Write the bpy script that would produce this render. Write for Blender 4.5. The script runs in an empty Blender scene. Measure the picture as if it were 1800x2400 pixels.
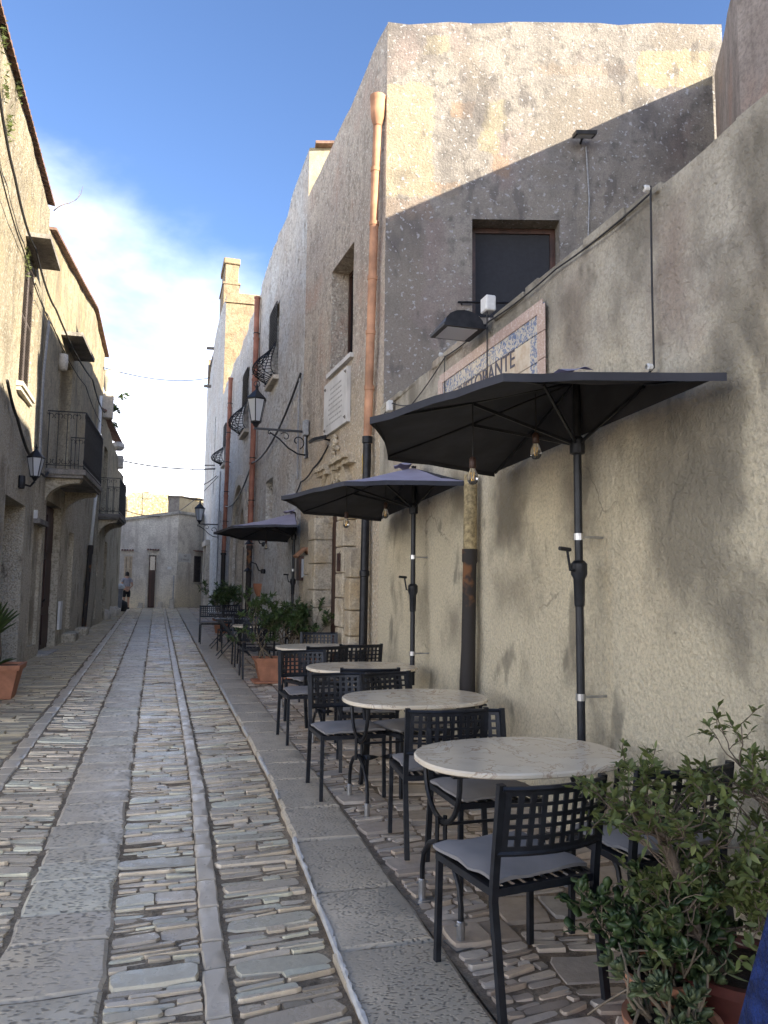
import bpy, bmesh, math, random
import numpy as np
from mathutils import Vector, Matrix, Euler, noise as mnoise

# ---------------------------------------------------------------- camera, sky, sun, exposure
sc = bpy.context.scene
COL = sc.collection
SLOPE = 0.0225                       # the street climbs gently away from the camera
YAW, PITCH, ROLL = math.radians(16.3), math.radians(5.85), math.radians(0.65)
CAM = Vector((0, 0, 1.65))
cam = bpy.data.cameras.new('camera'); camo = bpy.data.objects.new('camera', cam); COL.objects.link(camo)
cam.sensor_fit = 'HORIZONTAL'; cam.sensor_width = 36; cam.lens = 36; cam.clip_start = 0.05; cam.clip_end = 3000
fw = Vector((math.sin(YAW)*math.cos(PITCH), math.cos(YAW)*math.cos(PITCH), math.sin(PITCH)))
rt = Vector((math.cos(YAW), -math.sin(YAW), 0)); up = rt.cross(fw)
r2 = rt*math.cos(ROLL) + up*math.sin(ROLL); u2 = up*math.cos(ROLL) - rt*math.sin(ROLL)
M = Matrix((r2, u2, -fw)).transposed().to_4x4(); M.translation = CAM
camo.matrix_world = M
sc.camera = camo

SUN_DIR = Vector((-1.0, 1.15, -0.5)).normalized()          # the way the light travels
SUN_EL = math.asin(-SUN_DIR.z); SUN_AZ = math.atan2(-SUN_DIR.x, -SUN_DIR.y)
w = bpy.data.worlds.new('World'); sc.world = w; w.use_nodes = True
nt = w.node_tree; nt.nodes.clear()
def wn(t, **k):
    n = nt.nodes.new(t)
    for a, b in k.items(): setattr(n, a, b)
    return n
sky = wn('ShaderNodeTexSky', sky_type='NISHITA', sun_disc=False, sun_elevation=SUN_EL, sun_rotation=SUN_AZ,
         altitude=2200, air_density=1.0, dust_density=2.0, ozone_density=3.6)
tc = wn('ShaderNodeTexCoord')
mp = wn('ShaderNodeMapping'); mp.inputs['Scale'].default_value = (1, 1, 1.9); mp.inputs['Location'].default_value = (3.1, 0.4, 0.2)
nz = wn('ShaderNodeTexNoise'); nz.inputs['Scale'].default_value = 2.1; nz.inputs['Detail'].default_value = 7; nz.inputs['Roughness'].default_value = 0.52; nz.inputs['Distortion'].default_value = 0.25
sep = wn('ShaderNodeSeparateXYZ')
el = wn('ShaderNodeMapRange'); el.inputs[1].default_value = 0.02; el.inputs[2].default_value = 0.60; el.inputs[3].default_value = 0.68; el.inputs[4].default_value = -0.14
ad = wn('ShaderNodeMath', operation='ADD')
cr = wn('ShaderNodeMapRange', interpolation_type='SMOOTHSTEP'); cr.inputs[1].default_value = 0.55; cr.inputs[2].default_value = 1.36; cr.inputs[3].default_value = 0.0; cr.inputs[4].default_value = 0.97
sc_sky = wn('ShaderNodeMix', data_type='RGBA', blend_type='MULTIPLY'); sc_sky.inputs[0].default_value = 1; sc_sky.inputs[7].default_value = (0.285, 0.272, 0.28, 1)
mixc = wn('ShaderNodeMix', data_type='RGBA'); mixc.inputs[7].default_value = (5.2, 5.0, 4.95, 1)
bg = wn('ShaderNodeBackground'); bg.inputs['Strength'].default_value = 0.14
ow = wn('ShaderNodeOutputWorld')
L = nt.links.new
L(tc.outputs['Generated'], mp.inputs[0]); L(mp.outputs[0], nz.inputs['Vector']); L(tc.outputs['Generated'], sep.inputs[0])
L(sep.outputs[2], el.inputs[0]); L(nz.outputs['Fac'], ad.inputs[0]); L(el.outputs[0], ad.inputs[1]); L(ad.outputs[0], cr.inputs[0])
L(sky.outputs[0], sc_sky.inputs[6]); L(sc_sky.outputs[2], mixc.inputs[6]); L(cr.outputs[0], mixc.inputs[0])
L(mixc.outputs[2], bg.inputs[0]); L(bg.outputs[0], ow.inputs[0])

sl = bpy.data.lights.new('sun', 'SUN'); sl.energy = 2.0; sl.angle = math.radians(0.5); sl.color = (1.0, 0.88, 0.70)
so = bpy.data.objects.new('sun', sl); COL.objects.link(so); so.rotation_euler = SUN_DIR.to_track_quat('-Z', 'Y').to_euler(); so.location = (20, -25, 30)
sc.view_settings.view_transform = 'Standard'; sc.view_settings.look = 'None'; sc.view_settings.gamma = 1.0
sc.view_settings.exposure = 3.2
sc.render.engine = 'CYCLES'
sc.cycles.max_bounces = 8; sc.cycles.diffuse_bounces = 6; sc.cycles.glossy_bounces = 2; sc.cycles.transmission_bounces = 4; sc.cycles.transparent_max_bounces = 6
sc.cycles.caustics_reflective = False; sc.cycles.caustics_refractive = False
try:
    sc.cycles.use_denoising = True
except Exception: pass

rnd = random.Random(7)
def gz(y): return SLOPE*y            # height of the street at distance y

# ---------------------------------------------------------------- helpers
class MB:
    def __init__(s): s.v = []; s.f = []; s.m = []
    def add(s, vs, fs, mi=0):
        o = len(s.v); s.v += [tuple(v) for v in vs]; s.f += [tuple(i+o for i in f) for f in fs]; s.m += [mi]*len(fs); return s
    def box(s, x0, y0, z0, x1, y1, z1, mi=0):
        return s.add([(x0,y0,z0),(x1,y0,z0),(x1,y1,z0),(x0,y1,z0),(x0,y0,z1),(x1,y0,z1),(x1,y1,z1),(x0,y1,z1)],
                     [(0,3,2,1),(4,5,6,7),(0,1,5,4),(1,2,6,5),(2,3,7,6),(3,0,4,7)], mi)
    def bbox(s, x0, y0, z0, x1, y1, z1, b=0.01, mi=0):       # a box with chamfered edges
        bm = bmesh.new(); bmesh.ops.create_cube(bm, size=1)
        for v in bm.verts: v.co = Vector((x0+(v.co.x+.5)*(x1-x0), y0+(v.co.y+.5)*(y1-y0), z0+(v.co.z+.5)*(z1-z0)))
        bmesh.ops.bevel(bm, geom=bm.edges[:], offset=b, segments=1, profile=0.5, affect='EDGES')
        bm.verts.index_update(); s.add([v.co for v in bm.verts], [[v.index for v in f.verts] for f in bm.faces], mi); bm.free(); return s
    def obox(s, c, ax, ay, az, mi=0):                        # box from centre and three half-axis vectors
        c, ax, ay, az = map(Vector, (c, ax, ay, az)); vs = []
        for k in (-1, 1):
            for (i, j) in ((-1,-1),(1,-1),(1,1),(-1,1)): vs.append(c+ax*i+ay*j+az*k)
        return s.add(vs, [(0,3,2,1),(4,5,6,7),(0,1,5,4),(1,2,6,5),(2,3,7,6),(3,0,4,7)], mi)
    def bar(s, a, b, w, h=None, upv=(0,0,1), mi=0):          # square bar from a to b
        a, b = Vector(a), Vector(b); d = (b-a); l = d.length; d.normalize(); h = h or w
        u = Vector(upv)
        if abs(d.dot(u)) > .95: u = Vector((1, 0, 0))
        x = d.cross(u).normalized(); y = x.cross(d)
        return s.obox((a+b)/2, d*l/2, x*w/2, y*h/2, mi)
    def tube(s, pts, r, n=8, caps=True, mi=0):
        pts = [Vector(p) for p in pts]; rs = r if isinstance(r, (list, tuple)) else [r]*len(pts)
        o = len(s.v); prev = None
        for i, p in enumerate(pts):
            t = (pts[min(i+1, len(pts)-1)]-pts[max(i-1, 0)]).normalized()
            if prev is None:
                a = Vector((0,0,1)) if abs(t.z) < .9 else Vector((1,0,0)); x = t.cross(a).normalized()
            else: x = (prev - t*prev.dot(t)).normalized()
            prev = x; y = t.cross(x)
            for k in range(n):
                th = 2*math.pi*k/n; s.v.append(tuple(p + x*math.cos(th)*rs[i] + y*math.sin(th)*rs[i]))
        for i in range(len(pts)-1):
            for k in range(n):
                s.f.append((o+i*n+k, o+i*n+(k+1)%n, o+(i+1)*n+(k+1)%n, o+(i+1)*n+k)); s.m.append(mi)
        if caps:
            s.f.append(tuple(o+k for k in range(n))[::-1]); s.m.append(mi)
            e = o+(len(pts)-1)*n; s.f.append(tuple(e+k for k in range(n))); s.m.append(mi)
        return s
    def lathe(s, prof, c=(0,0,0), n=16, mi=0):               # prof: (radius, z) from bottom up
        o = len(s.v)
        for (r, z) in prof:
            for k in range(n):
                th = 2*math.pi*k/n; s.v.append((c[0]+r*math.cos(th), c[1]+r*math.sin(th), c[2]+z))
        for i in range(len(prof)-1):
            for k in range(n): s.f.append((o+i*n+k, o+i*n+(k+1)%n, o+(i+1)*n+(k+1)%n, o+(i+1)*n+k)); s.m.append(mi)
        return s
    def prism(s, poly, z0, z1, mi=0):                        # poly in xy, ccw
        n = len(poly); o = len(s.v)
        s.v += [(x,y,z0) for x,y in poly] + [(x,y,z1) for x,y in poly]
        s.f += [tuple(o+i for i in range(n))[::-1], tuple(o+n+i for i in range(n))] + [(o+i, o+(i+1)%n, o+n+(i+1)%n, o+n+i) for i in range(n)]
        s.m += [mi]*(n+2); return s
    def sheet(s, poly, A, dx, dz, n, t0, t1, mi=0):          # a flat outline (s,z) on a wall, from depth t0 to t1 along n
        A, dx, dz, n = Vector(A), Vector(dx), Vector(dz), Vector(n); k = len(poly); o = len(s.v)
        for t in (t0, t1): s.v += [tuple(A+dx*p[0]+dz*p[1]+n*t) for p in poly]
        s.f += [tuple(o+i for i in range(k))[::-1], tuple(o+k+i for i in range(k))] + [(o+i, o+(i+1)%k, o+k+(i+1)%k, o+k+i) for i in range(k)]
        s.m += [mi]*(k+2); return s
    def xf(s, mtx):
        s.v = [tuple(mtx @ Vector(v)) for v in s.v]; return s

def mesh_of(mb, name, mats, smooth=False, auto=None):
    me = bpy.data.meshes.new(name); me.from_pydata(mb.v, [], mb.f)
    for m in (mats if isinstance(mats, (list, tuple)) else [mats]): me.materials.append(m)
    if any(mb.m): me.polygons.foreach_set('material_index', mb.m)
    if smooth: me.polygons.foreach_set('use_smooth', [True]*len(mb.f))
    me.update()
    if smooth and auto:
        try: me.set_sharp_from_angle(angle=math.radians(auto))
        except Exception: pass
    return me
def tag(o, label=None, cat=None, group=None, kind=None):
    if label: o['label'] = label
    if cat: o['category'] = cat
    if group: o['group'] = group
    if kind: o['kind'] = kind
    return o
def thing(name, label, cat, loc=(0,0,0), rz=0, group=None):
    o = bpy.data.objects.new(name, None); COL.objects.link(o); o.location = loc; o.rotation_euler = (0, 0, rz); o.empty_display_size = .1
    return tag(o, label, cat, group)
def rootloc(o):
    while o.parent: o = o.parent
    return o.location
def link(name, me, parent=None):
    o = bpy.data.objects.new(name, me); COL.objects.link(o)
    if parent: o.parent = parent
    return o
def P(name, mb, mat, parent=None, smooth=False, auto=None, world=True):
    """one mesh object; with world=True the shape is given in world coordinates and moved to its thing's origin"""
    if parent is not None and world:
        l = rootloc(parent); mb.v = [(x-l[0], y-l[1], z-l[2]) for x,y,z in mb.v]
    return link(name, mesh_of(mb, name, mat, smooth, auto), parent)
def PL(name, mb, mat, parent=None, smooth=False, auto=None): return P(name, mb, mat, parent, smooth, auto, False)
def solo(name, label, cat, mb, mat, loc, group=None, smooth=False, auto=None):
    """a thing of one mesh, built in world coordinates with its origin at loc"""
    mb.v = [(x-loc[0], y-loc[1], z-loc[2]) for x,y,z in mb.v]
    o = link(name, mesh_of(mb, name, mat, smooth, auto)); o.location = loc
    return tag(o, label, cat, group)
def copy_tree(o, parent=None):
    c = o.copy(); COL.objects.link(c)
    if parent is not None: c.parent = parent
    for ch in list(o.children): copy_tree(ch, c)
    return c
def struct(name, mb, mat, smooth=False):
    o = link(name, mesh_of(mb, name, mat, smooth)); o['kind'] = 'structure'; return o

# ---------------------------------------------------------------- materials
def rgba(c): return (c[0], c[1], c[2], 1)
class Mat:
    def __init__(s, name, rough=0.8, metal=0.0, spec=0.4):
        s.m = bpy.data.materials.new(name); s.m.use_nodes = True; s.t = s.m.node_tree; s.t.nodes.clear()
        s.b = s.n('ShaderNodeBsdfPrincipled'); s.o = s.n('ShaderNodeOutputMaterial'); s.l(s.b.outputs[0], s.o.inputs[0])
        s.b.inputs['Roughness'].default_value = rough; s.b.inputs['Metallic'].default_value = metal
        s.b.inputs['Specular IOR Level'].default_value = spec; s._pos = None
    def n(s, t, **k):
        n = s.t.nodes.new(t)
        for a, b in k.items(): setattr(n, a, b)
        return n
    def l(s, a, b): s.t.links.new(a, b)
    def pos(s):
        if s._pos is None: s._pos = s.n('ShaderNodeNewGeometry').outputs['Position']
        return s._pos
    def opos(s): return s.n('ShaderNodeTexCoord').outputs['Object']
    def mapped(s, scale, src=None, rot=(0,0,0)):
        m = s.n('ShaderNodeMapping'); m.inputs['Scale'].default_value = scale; m.inputs['Rotation'].default_value = rot; s.l(src or s.pos(), m.inputs[0]); return m.outputs[0]
    def noise(s, scale, detail=4, rough=.55, vec=None, dist=0):
        n = s.n('ShaderNodeTexNoise'); n.inputs['Scale'].default_value = scale; n.inputs['Detail'].default_value = detail; n.inputs['Roughness'].default_value = rough; n.inputs['Distortion'].default_value = dist
        s.l(vec if vec is not None else s.pos(), n.inputs['Vector']); return n.outputs['Fac']
    def voro(s, scale, vec=None, feature='F1', out='Distance'):
        n = s.n('ShaderNodeTexVoronoi', feature=feature); n.inputs['Scale'].default_value = scale
        s.l(vec if vec is not None else s.pos(), n.inputs['Vector']); return n.outputs[out]
    def ramp(s, v, a, b, c=0., d=1., smooth=True):
        n = s.n('ShaderNodeMapRange', interpolation_type='SMOOTHSTEP' if smooth else 'LINEAR')
        for i, x in enumerate((a, b, c, d)): n.inputs[1+i].default_value = x
        s.l(v, n.inputs[0]); return n.outputs[0]
    def math(s, op, a, b):
        n = s.n('ShaderNodeMath', operation=op)
        for i, x in enumerate((a, b)):
            if isinstance(x, (int, float)): n.inputs[i].default_value = x
            else: s.l(x, n.inputs[i])
        return n.outputs[0]
    def mix(s, f, a, b, blend='MIX'):
        n = s.n('ShaderNodeMix', data_type='RGBA', blend_type=blend)
        if isinstance(f, (int, float)): n.inputs[0].default_value = f
        else: s.l(f, n.inputs[0])
        for i, x in ((6, a), (7, b)):
            if isinstance(x, tuple): n.inputs[i].default_value = rgba(x)
            else: s.l(x, n.inputs[i])
        return n.outputs[2]
    def color(s, c):
        if isinstance(c, tuple): s.b.inputs['Base Color'].default_value = rgba(c)
        else: s.l(c, s.b.inputs['Base Color'])
        return s
    def rough(s, v): s.l(v, s.b.inputs['Roughness']); return s
    def bump(s, h, strength=.5, dist=.02):
        n = s.n('ShaderNodeBump'); n.inputs['Strength'].default_value = strength; n.inputs['Distance'].default_value = dist
        s.l(h, n.inputs['Height'])
        if s.b.inputs['Normal'].is_linked:
            s.l(s.b.inputs['Normal'].links[0].from_socket, n.inputs['Normal'])
        s.l(n.outputs[0], s.b.inputs['Normal']); return s

def plaster(name, base, dark, light, stain=None, big=.7, mid=5., lump=22., strength=.8, dist=.03, speck=None, streak=.5, patch=None, lowtone=None, pits=None, blots=None, rects=None, grain=.6, cracks=None):
    m = Mat(name, .92, 0, .2)
    a = m.noise(big, 5, .6, dist=.6); b = m.noise(mid, 5, .65); st = m.noise(1., 4, .6, m.mapped((3.2, 3.2, .28)))
    c = m.mix(m.ramp(a, .38, .64), base, light)
    c = m.mix(m.ramp(b, .45, .72, 0, .85), c, dark)
    c = m.mix(m.ramp(st, .5, .72, 0, streak), c, dark)
    if stain: c = m.mix(m.ramp(m.noise(big*1.7, 4, .6, m.mapped((1.3, .8, .7))), .52, .68, 0, .8), c, stain)
    if patch: c = m.mix(m.ramp(m.noise(big*1.1, 3, .5, m.mapped((.8, 1.2, 1.1), rot=(.4, .2, .9))), .56, .60, 0, .75), c, patch)
    if lowtone:                                              # paler tone low on the wall, uneven edge; brightens the shaded left houses
        col, z0, z1 = lowtone
        sp = m.n('ShaderNodeSeparateXYZ'); m.l(m.pos(), sp.inputs[0])
        zz = m.math('ADD', sp.outputs[2], m.math('MULTIPLY', m.math('SUBTRACT', a, .5), 3.0))
        c = m.mix(m.ramp(zz, z0, z1, .85, 0), c, col)
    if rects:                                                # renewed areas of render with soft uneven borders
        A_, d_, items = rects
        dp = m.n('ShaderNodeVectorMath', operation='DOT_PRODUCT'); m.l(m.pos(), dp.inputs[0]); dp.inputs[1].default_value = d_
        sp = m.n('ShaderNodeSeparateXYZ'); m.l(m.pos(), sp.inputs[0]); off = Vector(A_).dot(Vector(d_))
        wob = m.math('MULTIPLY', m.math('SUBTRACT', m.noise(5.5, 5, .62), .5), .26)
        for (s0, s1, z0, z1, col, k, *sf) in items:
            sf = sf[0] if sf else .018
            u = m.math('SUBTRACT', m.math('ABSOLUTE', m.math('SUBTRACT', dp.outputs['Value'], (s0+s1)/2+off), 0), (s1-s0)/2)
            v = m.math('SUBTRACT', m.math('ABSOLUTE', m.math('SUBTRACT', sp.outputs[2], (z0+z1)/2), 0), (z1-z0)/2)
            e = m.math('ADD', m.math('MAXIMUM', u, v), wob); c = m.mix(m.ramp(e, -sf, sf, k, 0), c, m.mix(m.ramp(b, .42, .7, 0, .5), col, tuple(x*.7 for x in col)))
    if blots:                                                # dark damp blotches
        bn = m.noise(1.15, 4, .55, m.mapped((1.2, 1.0, .62))); c = m.mix(m.ramp(bn, .50, .66, 0, .74), c, blots)
        bn = m.noise(3.4, 3, .5, m.mapped((1.2, 1.0, .5), rot=(.3,.1,.2))); c = m.mix(m.ramp(bn, .60, .69, 0, .65), c, blots)
    fine = m.noise(lump*1.6, 4, .7)
    c = m.mix(m.ramp(fine, .30, .62, grain, .0), c, tuple(x*.8 for x in dark))
    if speck: c = m.mix(m.ramp(m.noise(speck[1], 2, .5), speck[2], speck[2]+.06, 0, .85), c, speck[0])
    if cracks:                                               # hairline cracks, only here and there
        nn = m.n('ShaderNodeTexNoise'); nn.inputs['Scale'].default_value = 3.0; nn.inputs['Detail'].default_value = 4; m.l(m.pos(), nn.inputs['Vector'])
        av = m.n('ShaderNodeVectorMath', operation='MULTIPLY_ADD'); m.l(nn.outputs['Color'], av.inputs[0]); av.inputs[1].default_value = (.55,.55,.55); m.l(m.pos(), av.inputs[2])
        vd = m.voro(cracks, av.outputs[0], 'DISTANCE_TO_EDGE'); ck = m.math('MULTIPLY', m.ramp(vd, .0, .012, 1, 0), m.ramp(a, .5, .62, 0, .5)); c = m.mix(ck, c, tuple(x*.45 for x in dark))
    m.color(c)
    l = m.noise(lump, 5, .6, dist=.35)
    if pits: l = m.math('SUBTRACT', l, m.ramp(m.voro(pits), .05, .32, .55, 0))
    m.bump(l, strength, dist)
    m.bump(m.noise(big*4, 3, .5), .5, .05)
    return m.m
def simple(name, col, rough=.6, metal=0., var=.25, sc_=30., bump=.0, spec=.4, dist=.004):
    m = Mat(name, rough, metal, spec)
    n = m.noise(sc_, 4, .6, m.opos())
    m.color(m.mix(m.ramp(n, .3, .75, 0, 1), tuple(x*(1-var) for x in col), tuple(min(1, x*(1+var)) for x in col)))
    if bump: m.bump(m.noise(sc_*3, 3, .6, m.opos()), bump, dist)
    return m.m
def stone_mat(name, cols, rough=(.28, .55), bump=.35, scale=14., pits=None, dirt=(.10, .085, .07)):
    """paving stone: tone picked at random per stone, fine grain on top"""
    m = Mat(name, .4, 0, .5)
    at = m.n('ShaderNodeAttribute', attribute_name='rnd'); oi = m.n('ShaderNodeObjectInfo')
    r = m.math('FRACT', m.math('ADD', at.outputs['Fac'], oi.outputs['Random']), 0)
    cr_ = m.n('ShaderNodeValToRGB'); e = cr_.color_ramp.elements
    while len(e) < len(cols): e.new(.5)
    for i, c in enumerate(cols): e[i].position = i/(len(cols)-1); e[i].color = rgba(c)
    m.l(r, cr_.inputs[0])
    n = m.noise(scale, 5, .65); n2 = m.noise(scale*5, 3, .6)
    c = m.mix(m.ramp(n, .35, .7, 0, .35), cr_.outputs[0], tuple(x*.7 for x in cols[len(cols)//2]))
    c = m.mix(m.ramp(n2, .62, .8, 0, .5), c, dirt)
    h = n
    if pits:
        v = m.voro(pits, m.mapped((1., 1.9, 1.), m.mapped((1,1,1))), 'SMOOTH_F1'); d = m.ramp(v, .10, .42, 1, 0)
        big = m.ramp(m.noise(2.3, 3, .5), .35, .55, .25, 1)
        d = m.math('MULTIPLY', d, big)
        c = m.mix(m.math('MULTIPLY', d, .62), c, dirt); h = m.math('SUBTRACT', m.math('MULTIPLY', n, .4), d)
    m.color(c); m.rough(m.ramp(n, .3, .7, rough[0], rough[1])); m.bump(h, bump, .012); 
    return m.m

# ---------------------------------------------------------------- material library
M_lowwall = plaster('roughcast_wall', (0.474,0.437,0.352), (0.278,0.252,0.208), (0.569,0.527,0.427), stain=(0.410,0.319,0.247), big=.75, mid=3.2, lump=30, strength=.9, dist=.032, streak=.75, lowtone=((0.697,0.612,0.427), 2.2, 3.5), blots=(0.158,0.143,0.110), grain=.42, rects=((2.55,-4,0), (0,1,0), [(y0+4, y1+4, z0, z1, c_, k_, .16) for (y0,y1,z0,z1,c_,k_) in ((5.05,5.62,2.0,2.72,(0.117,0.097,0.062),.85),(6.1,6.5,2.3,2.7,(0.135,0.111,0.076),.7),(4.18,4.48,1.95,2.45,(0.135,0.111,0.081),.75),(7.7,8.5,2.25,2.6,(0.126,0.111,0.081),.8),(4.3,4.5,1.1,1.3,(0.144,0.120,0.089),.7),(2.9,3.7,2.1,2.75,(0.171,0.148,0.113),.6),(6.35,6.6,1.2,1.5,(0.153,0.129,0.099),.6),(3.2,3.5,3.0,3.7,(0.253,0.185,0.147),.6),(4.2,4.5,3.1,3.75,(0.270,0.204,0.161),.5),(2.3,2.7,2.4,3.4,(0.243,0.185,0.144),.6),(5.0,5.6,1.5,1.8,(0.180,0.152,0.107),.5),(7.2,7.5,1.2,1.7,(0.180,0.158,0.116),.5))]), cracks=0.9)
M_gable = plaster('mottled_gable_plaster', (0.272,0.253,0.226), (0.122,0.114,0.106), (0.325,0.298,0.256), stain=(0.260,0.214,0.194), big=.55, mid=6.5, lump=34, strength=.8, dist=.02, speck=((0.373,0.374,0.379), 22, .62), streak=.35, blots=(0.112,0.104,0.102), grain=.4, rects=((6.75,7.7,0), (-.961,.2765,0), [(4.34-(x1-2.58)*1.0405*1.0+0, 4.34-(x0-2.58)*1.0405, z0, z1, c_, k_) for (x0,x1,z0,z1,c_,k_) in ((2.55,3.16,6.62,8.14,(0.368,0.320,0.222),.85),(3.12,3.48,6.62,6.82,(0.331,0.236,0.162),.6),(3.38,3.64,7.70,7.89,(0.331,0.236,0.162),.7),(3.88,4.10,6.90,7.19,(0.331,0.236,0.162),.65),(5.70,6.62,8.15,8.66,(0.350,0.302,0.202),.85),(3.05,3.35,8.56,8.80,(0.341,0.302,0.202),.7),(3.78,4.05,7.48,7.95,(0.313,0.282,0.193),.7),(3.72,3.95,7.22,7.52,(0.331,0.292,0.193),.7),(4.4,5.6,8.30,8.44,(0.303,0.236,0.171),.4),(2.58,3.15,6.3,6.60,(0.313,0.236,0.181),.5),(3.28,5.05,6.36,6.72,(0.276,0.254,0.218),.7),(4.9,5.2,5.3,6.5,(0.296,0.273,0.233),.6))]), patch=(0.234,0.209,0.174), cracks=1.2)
M_street1 = plaster('rough_street_plaster', (0.553,0.482,0.409), (0.290,0.252,0.212), (0.669,0.599,0.501), stain=(0.582,0.417,0.326), big=.6, mid=7, lump=20, strength=1., dist=.05, streak=.55, speck=((0.780,0.780,0.707), 26, .62), lowtone=((0.698,0.577,0.397), 3.2, 4.8), cracks=1.0)
M_rubble = plaster('rubble_plaster', (0.736,0.702,0.642), (0.351,0.320,0.282), (0.757,0.780,0.770), stain=(0.601,0.541,0.478), big=.5, mid=6, lump=13, strength=1., dist=.08, streak=.35, speck=((0.757,0.780,0.780), 18, .62), pits=8)
M_tower = plaster('golden_tower_stone', (0.286,0.224,0.142), (0.172,0.129,0.085), (0.330,0.269,0.181), stain=(0.206,0.167,0.133), big=.8, mid=3, lump=9, strength=.7, dist=.06, streak=.4)
M_leftA = plaster('lichened_plaster', (0.312,0.274,0.192), (0.141,0.120,0.089), (0.402,0.357,0.255), stain=(0.357,0.299,0.183), big=.6, mid=8, lump=26, strength=.9, dist=.03, speck=((0.429,0.419,0.373), 24, .60), streak=.85, lowtone=((0.660,0.600,0.476), 1.6, 6.6), blots=(0.210,0.185,0.136), grain=.7, cracks=0.9)  # lowtone paints the shaded lower wall paler to lift it
M_leftB = plaster('ochre_streaked_plaster', (0.359,0.307,0.208), (0.184,0.153,0.109), (0.440,0.378,0.248), stain=(0.399,0.300,0.153), big=.5, mid=5, lump=16, strength=.5, dist=.02, streak=.8, lowtone=((0.639,0.580,0.457), 1.6, 6.6), blots=(0.210,0.185,0.136), grain=.7, cracks=0.9)  # paler lowtone stands in for light on the shaded lower wall
M_end = plaster('grey_end_plaster', (0.662,0.612,0.532), (0.407,0.363,0.309), (0.780,0.741,0.638), stain=(0.512,0.481,0.426), big=.45, mid=2.2, lump=12, strength=.3, dist=.02, streak=.9, lowtone=((0.732,0.637,0.447), .6, 2.4), cracks=0.6)
M_ruin = plaster('sunlit_rubble', (0.388,0.313,0.188), (0.209,0.160,0.097), (0.429,0.379,0.251), big=.9, mid=5, lump=7, strength=1., dist=.1, streak=.1, speck=((0.429,0.419,0.313), 8, .56))
M_side = plaster('streaked_side_plaster', (0.312,0.269,0.237), (0.188,0.163,0.144), (0.388,0.344,0.306), stain=(0.375,0.275,0.225), big=.7, mid=4, lump=18, strength=.5, dist=.02, streak=.9)
M_patch = plaster('smooth_tan_render', (0.373,0.329,0.223), (0.268,0.226,0.153), (0.418,0.379,0.265), big=1.2, mid=6, lump=40, strength=.35, dist=.01, streak=.3)
M_orange = plaster('orange_tufa', (.46,.30,.165), (.30,.19,.11), (.54,.38,.22), big=2.5, mid=9, lump=40, strength=.6, dist=.01, streak=.1)
M_ashlar = plaster('portal_ashlar', (0.575,0.494,0.356), (0.300,0.256,0.200), (0.675,0.594,0.450), stain=(0.525,0.400,0.237), big=1.4, mid=7, lump=24, strength=.7, dist=.02, streak=.35)
M_cutstone = plaster('pale_cut_stone', (0.550,0.506,0.425), (0.338,0.306,0.256), (0.650,0.600,0.512), big=1.2, mid=5, lump=20, strength=.4, dist=.012, streak=.4)
M_cap = plaster('mortar_coping', (0.450,0.425,0.375), (0.250,0.231,0.200), (0.600,0.569,0.512), big=2, mid=7, lump=24, strength=.9, dist=.03, streak=0)
M_slabgrey = plaster('weathered_concrete', (.22,.205,.185), (.12,.11,.10), (.30,.28,.25), big=1.2, mid=5, lump=20, strength=.5, dist=.015, streak=.4)
M_rooftile = simple('roof_tile_clay', (.20,.125,.095), .85, var=.4, sc_=9, bump=.4)
M_terra = simple('terracotta', (.46,.205,.115), .75, var=.22, sc_=5, bump=.2)
M_terrapale = simple('pale_terracotta_pipe', (.47,.25,.145), .75, var=.34, sc_=3.2, bump=.3)
M_terradark = simple('brown_terracotta_pipe', (.33,.145,.10), .7, var=.25, sc_=4, bump=.15)
M_potred = simple('dark_red_pot', (.09,.025,.02), .55, var=.3, sc_=7)
M_iron = simple('black_iron', (.022,.023,.026), .45, .5, var=.35, sc_=12, bump=.1)
M_black = simple('black_powder_coat', (.017,.019,.024), .42, .2, var=.3, sc_=18)
M_steel = simple('galvanised_steel', (.42,.42,.42), .35, .9, var=.2, sc_=20)
M_rust = Mat('tarred_rusty_pipe', .75); 
_c = M_rust.mix(M_rust.ramp(M_rust.noise(3, 4), .56, .64), (.028,.024,.022), (.17,.075,.03)); M_rust.color(_c); M_rust.bump(M_rust.noise(16, 4), .5, .01); M_rust = M_rust.m
M_lichenpipe = simple('lichened_pipe', (.34,.27,.145), .9, var=.45, sc_=26, bump=.6)
M_grout = plaster('mortar_and_dirt', (0.290,0.225,0.151), (0.149,0.113,0.075), (0.425,0.338,0.227), big=3, mid=14, lump=60, strength=.8, dist=.01, streak=0)
M_groutwarm = plaster('warm_mortar', (0.323,0.247,0.168), (0.153,0.116,0.080), (0.459,0.363,0.256), big=3, mid=12, lump=60, strength=.8, dist=.01, streak=0)
M_sett = stone_mat('polished_paving_stone', [(0.336,0.268,0.186),(0.567,0.462,0.321),(0.774,0.638,0.452),(0.645,0.519,0.354),(0.465,0.376,0.268),(0.780,0.730,0.521),(0.542,0.456,0.344)], (.20, .45), .35, 16)
M_setdull = stone_mat('dull_paving_stone', [(0.294,0.234,0.152), (0.463,0.377,0.243), (0.587,0.485,0.314), (0.372,0.304,0.192), (0.526,0.417,0.264)], (.4, .65), .5, 14)
M_setwarm = stone_mat('warm_paving_stone', [(0.347,0.268,0.196), (0.589,0.476,0.350), (0.727,0.624,0.493), (0.450,0.355,0.264), (0.519,0.468,0.399), (0.657,0.503,0.350)], (.42, .7), .5, 13)
M_flag = stone_mat('pitted_flagstone', [(0.698,0.577,0.411),(0.764,0.678,0.489),(0.633,0.525,0.374),(0.748,0.621,0.443)], (.3, .55), .85, 9, pits=30)
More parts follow.
